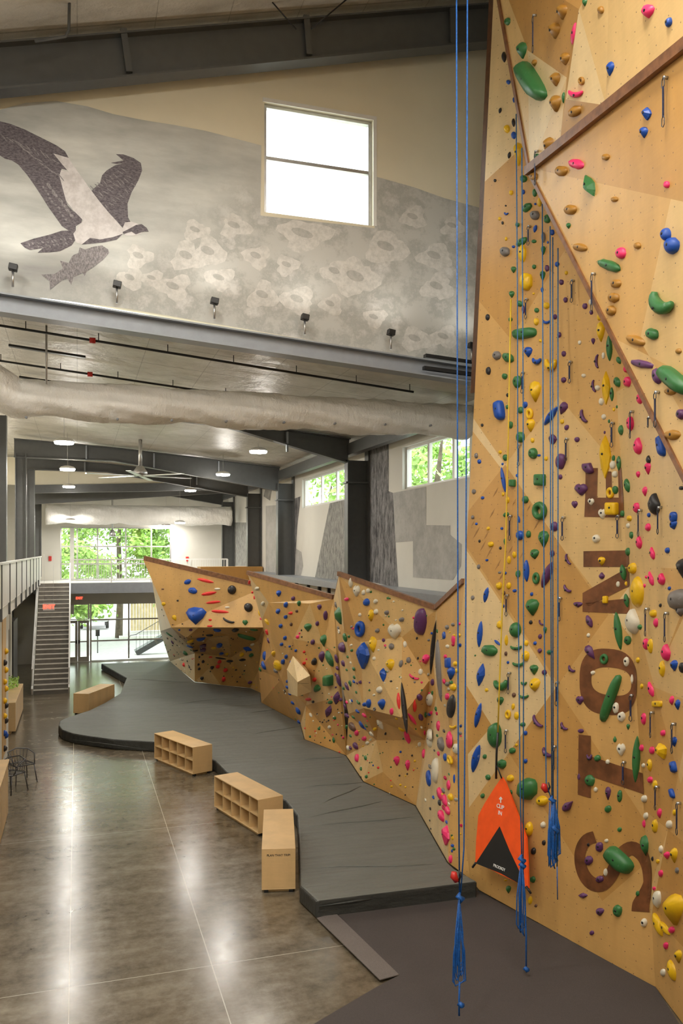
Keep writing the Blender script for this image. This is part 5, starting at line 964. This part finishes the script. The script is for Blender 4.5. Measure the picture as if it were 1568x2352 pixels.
(760, 1300, 4.9): """
215 190 52 116 W l;278 280 90 140 W h;360 300 42 66 W b;412 280 46 56 W b;168 378 52 46 P b;390 410 88 86 B s;495 400 56 56 W b;320 550 36 46 W b;500 515 56 66 W b;440 560 76 138 Y t;320 710 120 185 B r;333 1015 162 308 B d;460 880 96 190 Y t;620 525 56 56 A b;700 735 175 190 W h;788 605 66 56 A b;515 730 56 56 A b;990 640 140 330 U b 3;585 835 42 46 U b;672 905 66 76 A b;830 880 46 76 W b;655 1110 104 135 Y t;780 1100 40 96 A b 15;870 1060 56 76 A b;1055 1055 100 112 P t;975 1040 22 36 K b;962 815 24 34 K b;930 1250 145 60 P c 25;1005 1190 56 76 W b;575 1225 86 158 B d;672 1298 32 24 K b;480 1040 42 46 W b;535 1395 74 78 W s;530 945 28 28 W b;820 1600 62 590 K l -6;1145 915 62 640 K l 7;1205 1180 70 690 A l -2;1265 780 38 96 B b;1370 830 42 126 P b;1430 780 46 46 Y b;1300 690 46 56 A b;1365 660 46 46 A b;1305 905 46 46 W b;1280 1020 38 56 P b;1310 1090 60 116 B k;1335 1210 96 150 B t 10;1388 1100 56 56 Y s;1410 1180 34 56 Y b;1365 1365 76 86 Y s;1265 1300 42 66 P b;1300 1330 56 56 A b;1340 1585 84 290 K b 8;1300 1470 46 86 P b;1365 1810 96 66 Y c;755 1520 40 190 R l -4;945 1580 48 146 R u;1000 1485 66 76 U b -20;1015 1710 52 86 U b -20;920 1730 48 165 P l -38;675 1640 42 86 P b;415 1550 60 110 B b;560 1560 90 126 B t;370 1560 46 50 B b;487 1610 34 46 A r;545 1790 60 150 W d -35;610 1890 24 38 K b;490 1840 46 38 Y b;850 1910 40 110 P l -35;305 1540 56 46 G c;1135 1430 24 56 G b;1100 1510 72 150 W b;1175 1610 34 56 G b;1065 1680 28 66 G b;1105 1670 24 46 B b;1200 1800 46 126 P b;1100 1900 84 140 W b;1055 1880 24 56 P b;1130 1755 14 20 K b;1095 1780 14 20 K b;1320 1925 60 90 P b;1190 735 28 46 G b;1135 1310 42 86 U b""",
(680, 1600, 3.92): """
895 580 64 90 P t;995 620 52 100 P t;1142 515 38 92 P b;1000 380 34 145 P l -28;1195 390 62 155 W b;1295 430 72 136 A b;1370 390 62 166 P b;1430 470 56 106 W b;1380 570 72 76 Y r;1335 545 38 76 B b;1240 660 80 250 W b;1200 630 42 38 A b;1185 735 54 145 B b -10;1365 795 38 96 P b;1420 740 20 88 B b;1385 905 46 76 Y b -20;1285 875 56 106 P b -15;1330 935 54 100 P b -15;1355 1025 52 76 P b;1298 1075 70 98 P b;1320 845 38 46 A b;1285 955 34 56 K b;1335 1250 86 185 P d;1385 1465 36 86 P b;1350 1130 24 34 B b;1400 1390 20 34 B b;1405 1275 24 38 Y b;1205 1010 20 28 K b;1200 1115 14 20 K b;1210 1190 12 20 K b;1160 930 22 34 W b;540 550 46 76 P b;528 445 48 66 U b;620 550 32 46 G b;580 650 24 34 G b;628 720 28 34 G b;735 640 22 24 R b;650 685 14 16 R b;690 620 14 18 B b;700 790 12 16 G b;937 498 20 24 B b;1040 530 20 22 K b;928 712 16 20 K b;998 697 16 20 K b;850 635 16 18 G b;1065 580 20 24 Y b;855 810 26 22 Y b;935 795 24 24 Y b;980 815 20 22 Y b;335 390 32 56 G t;255 370 14 18 G b;205 290 22 24 G b;122 360 22 24 G b;345 195 22 34 G b;465 465 36 46 W b;675 340 34 46 W b;605 380 46 46 P b;540 330 36 56 P b;635 420 34 36 W b;235 230 14 16 K b;290 215 14 16 K b;405 350 14 16 K b;360 340 12 16 K b;78 285 14 16 R b;1105 430 32 46 W b;1130 280 24 30 W b;945 300 36 36 Y b""",
}
def outline(kind, n=16):
    P = []
    for i in range(n):
        t = 2 * math.pi * i / n; c, s = math.cos(t), math.sin(t)
        if kind == 't': x = c * .5 * (1 if s > 0 else (1 + s * .75)); y = s * .5
        elif kind == 'u': x = c * .5 * (1 if s < 0 else (1 - s * .78)); y = s * .5
        elif kind == 'l': x = c * .5 * (abs(c) ** .55 if abs(c) > 0 else 0) ; x = .5 * c * (1 - .0 * s); y = s * .5; x *= (1 - abs(s) ** 2.2 * .45)
        elif kind == 'g': x = .5 * math.copysign(abs(c) ** .55, c); y = .5 * math.copysign(abs(s) ** .75, s)
        elif kind == 'k': x = .5 * math.copysign(abs(c) ** .25, c); y = .5 * math.copysign(abs(s) ** .25, s)
        elif kind == 'h':
            y = s * .5; x = c * .5 * (1 if s > 0 else 1 + s * .6)
            if s > .7: y -= .22 * (1 - abs(c) * 2.2 if abs(c) < .45 else 0)
        elif kind == 's': x = c * .5; y = s * .5
        else:
            r = 1 + .09 * math.sin(2 * t + random.random() * .3 + 1) + random.uniform(-.07, .07); x = c * .5 * r; y = s * .5 * r
        P.append((x, y))
    return P
BANDS = {}
def build_hold(px, py, w_, h_, col, kind, rot, mb):
    """shape one hold on the wall surface seen at px,py; returns (base point, normal, size m)"""
    h = hit(px, py)
    for dx in (-4, 4, -8, 8, 12):
        if h: break
        h = hit(px + dx, py)
    if not h: return None
    p, n_, wi = h
    if wi in (0, 1, 2, 6) is False: pass
    t = Vector((0, 0, 1)).cross(n_); t = t.normalized() if t.length > .1 else Vector((0, -1, 0)); b = n_.cross(t).normalized()
    if proj(p + t * .1)[0] < proj(p)[0]: t = -t
    if b.z < 0: b = -b
    x0, y0, D = proj(p); e = .05
    kt = (proj(p + t * e)[0] - x0) / e; kn = abs(proj(p + n_ * e)[0] - x0) / e; kb = abs(proj(p + b * e)[1] - y0) / e; kt = max(kt, F_PX / D * .30); kb = max(kb, F_PX / D * .45)
    hr = {'s': .5, 'd': .42, 'l': .5, 'g': .6, 'b': .42, 't': .42, 'u': .45, 'k': .5, 'r': .32, 'c': .4, 'h': .34}[kind]
    ar = math.radians(rot); bw = abs(w_ * math.cos(ar)) + abs(h_ * math.sin(ar)); sx = max(.5, 1 - .7 * hr * min(w_, h_) * min(1, kn * D / F_PX) / bw) / kt; sy = 1 / kb
    m_ = min(w_ * sx, h_ * sy); m_ = min(m_, 1.3 * min(w_, h_) * D / F_PX)
    H = max(.015, min(.42, hr * m_))
    # base centre so that the middle of the body lies on the sight line
    r = ray(px, py); q = EYE + r * (((p + n_ * H * .45) - EYE).dot(n_) / r.dot(n_)); base = q - n_ * H * .45
    mid = base + n_ * H * .45; clear = abs(r.normalized().dot(n_)) > .26; shr = sx * kt
    a = math.radians(rot); ca, sa = math.cos(a), math.sin(a)
    def place(ox, oy, z): # unit outline -> pixel-proportioned -> surface
        ux, uy = ox * w_, oy * h_; rx, ry = ux * ca + uy * sa, -ux * sa + uy * ca
        if clear: return onplane(px + rx * shr, py - ry, mid, n_) + n_ * ((z - .45) * H)
        return base + t * (rx * sx) + b * (ry * sy) + n_ * (z * H)
    random.seed(int(px * 3 + py * 7))
    if kind == 'c':      # swept crescent, open upwards
        pts = []; rs = []
        for i in range(11):
            u = i / 10; th = math.pi * (1.02 + .96 * u); x = .40 * math.cos(th); y = .36 * math.sin(th) + .22; pts.append(place(x, y * 1.1, .35)); rs.append(max(.012, min(w_ * sx, h_ * sy) * (.10 + .13 * math.sin(math.pi * u) ** .8)))
        mb.tube(pts, rs, 9)
    elif kind == 'r':    # chunky ring
        n1, n2 = 16, 8; vs = []; fs = []
        for i in range(n1):
            th = 2 * math.pi * i / n1; rr = .34
            for j in range(n2):
                ph = 2 * math.pi * j / n2; q_ = rr + .165 * math.cos(ph); vs.append(place(q_ * math.cos(th), q_ * math.sin(th), .35 + .62 * math.sin(ph)))
        for i in range(n1):
            for j in range(n2): fs.append((i * n2 + j, ((i + 1) % n1) * n2 + j, ((i + 1) % n1) * n2 + (j + 1) % n2, i * n2 + (j + 1) % n2))
        mb.add(vs, fs, True)
    elif kind in 'dt' and w_ * h_ > 150 or kind == 'd':  # facetted body
        O = [(0, .5), (.36, .27), (.5, .02), (.3, -.27), (0, -.5), (-.34, -.24), (-.5, .06), (-.3, .3)] if kind == 'd' else [(-.1, .5), (.3, .44), (.5, .22), (.36, -.12), (.02, -.5), (-.34, -.14), (-.5, .2), (-.36, .42)]
        L = len(O); ax, ay = random.uniform(-.08, .08), random.uniform(-.08, .16)
        vs = [place(x, y, -.05) for x, y in O] + [place(x * .93, y * .93, .3) for x, y in O] + [place(ax + x * .38, ay + y * .38, .92) for x, y in O] + [place(ax, ay, 1)]
        fs = [(i, (i + 1) % L, L + (i + 1) % L, L + i) for i in range(L)] + [(L + i, L + (i + 1) % L, 2 * L + (i + 1) % L, 2 * L + i) for i in range(L)] + [(2 * L + i, 2 * L + (i + 1) % L, 3 * L) for i in range(L)]
        mb.add(vs, fs, kind == 't')
    else:
        O = outline(kind); L = len(O)
        prof = {'s': [(1, 0), (.96, .3), (.82, .62), (.55, .88), (.25, .98)], 'k': [(1, 0), (.97, .7), (.84, .95), (.4, 1)], 'g': [(1, 0), (.98, .4), (.8, .85), (.35, 1)]}.get(kind, [(1, -.05), (.97, .28), (.83, .64), (.55, .9), (.25, .99)])
        ax, ay = (random.uniform(-.06, .06), random.uniform(0, .08)) if kind not in 'sk' else (0, 0)
        vs = []; fs = []
        for k, (s, z) in enumerate(prof): vs += [place(ax * z + x * s, ay * z + y * s, z) for x, y in O]
        vs.append(place(ax, ay, 1.0)); K = len(prof)
        for k in range(K - 1): fs += [(k * L + i, k * L + (i + 1) % L, (k + 1) * L + (i + 1) % L, (k + 1) * L + i) for i in range(L)]
        fs += [((K - 1) * L + i, (K - 1) * L + (i + 1) % L, K * L) for i in range(L)]
        mb.add(vs, fs, True)
    bolt = (place(0.02, .06 if kind not in 'c' else -.2, .98), n_) if kind not in 'r' else None
    return base, n_, wi, H, bolt, D
recs = []
for (ox, oy, s), txt in HD.items():
    for ent in txt.replace('\n', ';').split(';'):
        e = ent.split()
        if not e: continue
        x, y, w_, h_ = (float(v) for v in e[:4]); recs.append((ox + x / s, oy + y / s, w_ / s, h_ / s, e[4], e[5], float(e[6]) if len(e) > 6 else 0))
recs.sort(key=lambda r: -r[2] * r[3])
NIND = 300
main, rest = recs[:NIND], recs[NIND:]
# ---- labels: look, zone, nearest landmark, and rank only where nothing else tells them apart
SHN = {'b': 'rounded', 't': 'shield-shaped', 'u': 'wedge-shaped', 's': 'round domed', 'c': 'crescent', 'l': 'long slim', 'g': 'log-shaped', 'd': 'facetted', 'k': 'blocky', 'r': 'ring-shaped', 'h': 'heart-shaped'}
def zone(px, py, wi):
    nm_ = WALLS[wi][0]
    if nm_ == farw: return 'on far prow wall, ' + ('upper face' if py < 1441 else 'underside' if py < 1512 else 'foot')
    if nm_ == midw: return 'on middle boulder wall, ' + ('left edge' if px < 625 and py < 1560 else 'top' if py < 1400 else 'centre' if py < 1560 else 'lower part')
    if nm_ == nearw: return 'on near boulder wall, ' + ('left edge' if px < 810 else 'top' if py < 1440 else 'centre' if py < 1600 else 'lower part')
    if nm_ == cornw: return 'in corner behind front ropes, ' + ('top' if py < 1500 else 'middle' if py < 1750 else 'foot')
    if nm_ == leadw: return 'on topmost leaning panel'
    if nm_ == leadl: return 'on big leaning panel, ' + ('upper part' if py < 480 else 'middle' if py < 760 else 'lower point')
    if nm_ == foldw: return 'at far right, ' + ('under leaning panel' if py < 1150 else 'letter N height' if py < 1450 else 'letter O height' if py < 1670 else 'letter T height' if py < 1870 else 'letter S height' if py < 2110 else 'near floor')
    if px < 1300:
        return 'on tall wall, ' + ('left strip' if px < 1172 else 'roped strip') + (', very top' if py < 450 else ', high up' if py < 760 else ', pale beam height' if py < 960 else ', side window height' if py < 1160 else ', letter N height' if py < 1440 else ', letter O height' if py < 1680 else ', orange gate height' if py < 2045 else ', near floor')
    return 'on tall wall ' + ('above letter E' if py < 1060 else 'around letter E' if py < 1200 else 'around letter N' if py < 1420 else 'between letters N and O' if py < 1485 else 'around letter O' if py < 1650 else 'between letters O and T' if py < 1690 else 'around letter T' if py < 1840 else 'around letter S' if py < 2110 else 'below letter S')
built = []
for r in main:
    mb = MB(); res = build_hold(*r, mb)
    if not res: continue
    built.append((r, mb, res))
labs = {}
for i, (r, mb, res) in enumerate(built):
    a = r[2] * r[3]; sz = 'huge' if a > 1600 else 'big' if a > 620 else '' if a > 260 else 'small'
    base = ' '.join(x for x in (sz, CN[r[4]], SHN[r[5]], 'hold') if x) + ' ' + zone(r[0], r[1], res[2]); labs.setdefault(base, []).append(i)
final = {}
NUM = ['', 'topmost', 'second from top', 'third from top', 'fourth from top', 'fifth from top', 'sixth from top', 'seventh from top', 'eighth from top', 'ninth from top', 'tenth from top', 'eleventh from top']
for base, ids in labs.items():
    if len(ids) == 1: final[ids[0]] = base; continue
    ids.sort(key=lambda i: built[i][0][1])
    for k, i in enumerate(ids):
        wd = ('upper', 'lower')[k] + ' of two' if len(ids) == 2 else ('lowest' if k == len(ids) - 1 else NUM[min(k + 1, 11)])
        h_, z_ = base.split(' hold '); final[i] = base + ', ' + wd
for i, (r, mb, res) in enumerate(built):
    base_, n_, wi, H, bolt, D = res
    o = empty('climbing_hold', base_, final[i], 'climbing hold', 'climbing holds on ' + WALLS[wi][0]['label'].split(' with ')[0])
    gp_ = mb.build('grip', M['h' + r[4]], o, fix=True)
    if bolt and r[2] * r[3] > 330:
        q, nn = bolt; sc_b = .016; bo_ = MB().tube([q - nn * .004, q + nn * .004], sc_b, 8).build('bolt', M['black'], o); bo_.parent = gp_; bo_.matrix_parent_inverse = Matrix.Identity(4)
mb = MB(); keys = list(HC)
for r in rest:
    mb.mi = keys.index(r[4]); build_hold(*r, mb)
random.seed(5)
def scatter(n, boxes, cols, s0, s1):
    for _ in range(n):
        x0, y0, x1, y1 = random.choice(boxes); x, y = random.uniform(x0, x1), random.uniform(y0, y1); c = random.choice(cols); s = random.uniform(s0, s1)
        h = hit(x, y)
        if not h: continue
        mb.mi = keys.index(c); build_hold(x, y, s * random.uniform(.7, 1.1), s, c, random.choice('bbbtu'), random.uniform(-40, 40), mb)
scatter(60, [(620, 1480, 800, 1680)], 'KKGRWPT', 2.5, 4.5); scatter(70, [(700, 1640, 960, 1830)], 'KWPYGR', 2.5, 5); scatter(60, [(980, 1420, 1060, 1950)], 'WPYAGB', 4, 10); scatter(50, [(375, 1460, 445, 1550)], 'KWGATR', 2, 4); scatter(50, [(450, 1450, 600, 1580)], 'KKWGY', 2, 4); scatter(45, [(800, 1350, 990, 1600)], 'WAWPG', 3.5, 7); scatter(25, [(770, 1560, 860, 1720)], 'GGUWBP', 4, 9)
so = mb.build('small_climbing_hold', [M['h' + k] for k in keys]); tag(so, 'all the small and tiny mixed-colour holds and footholds scattered over the plywood walls', 'climbing hold', None, 'stuff')
bpy.data.objects.remove(bpy.data.objects['tmp']) if 'tmp' in bpy.data.objects else None
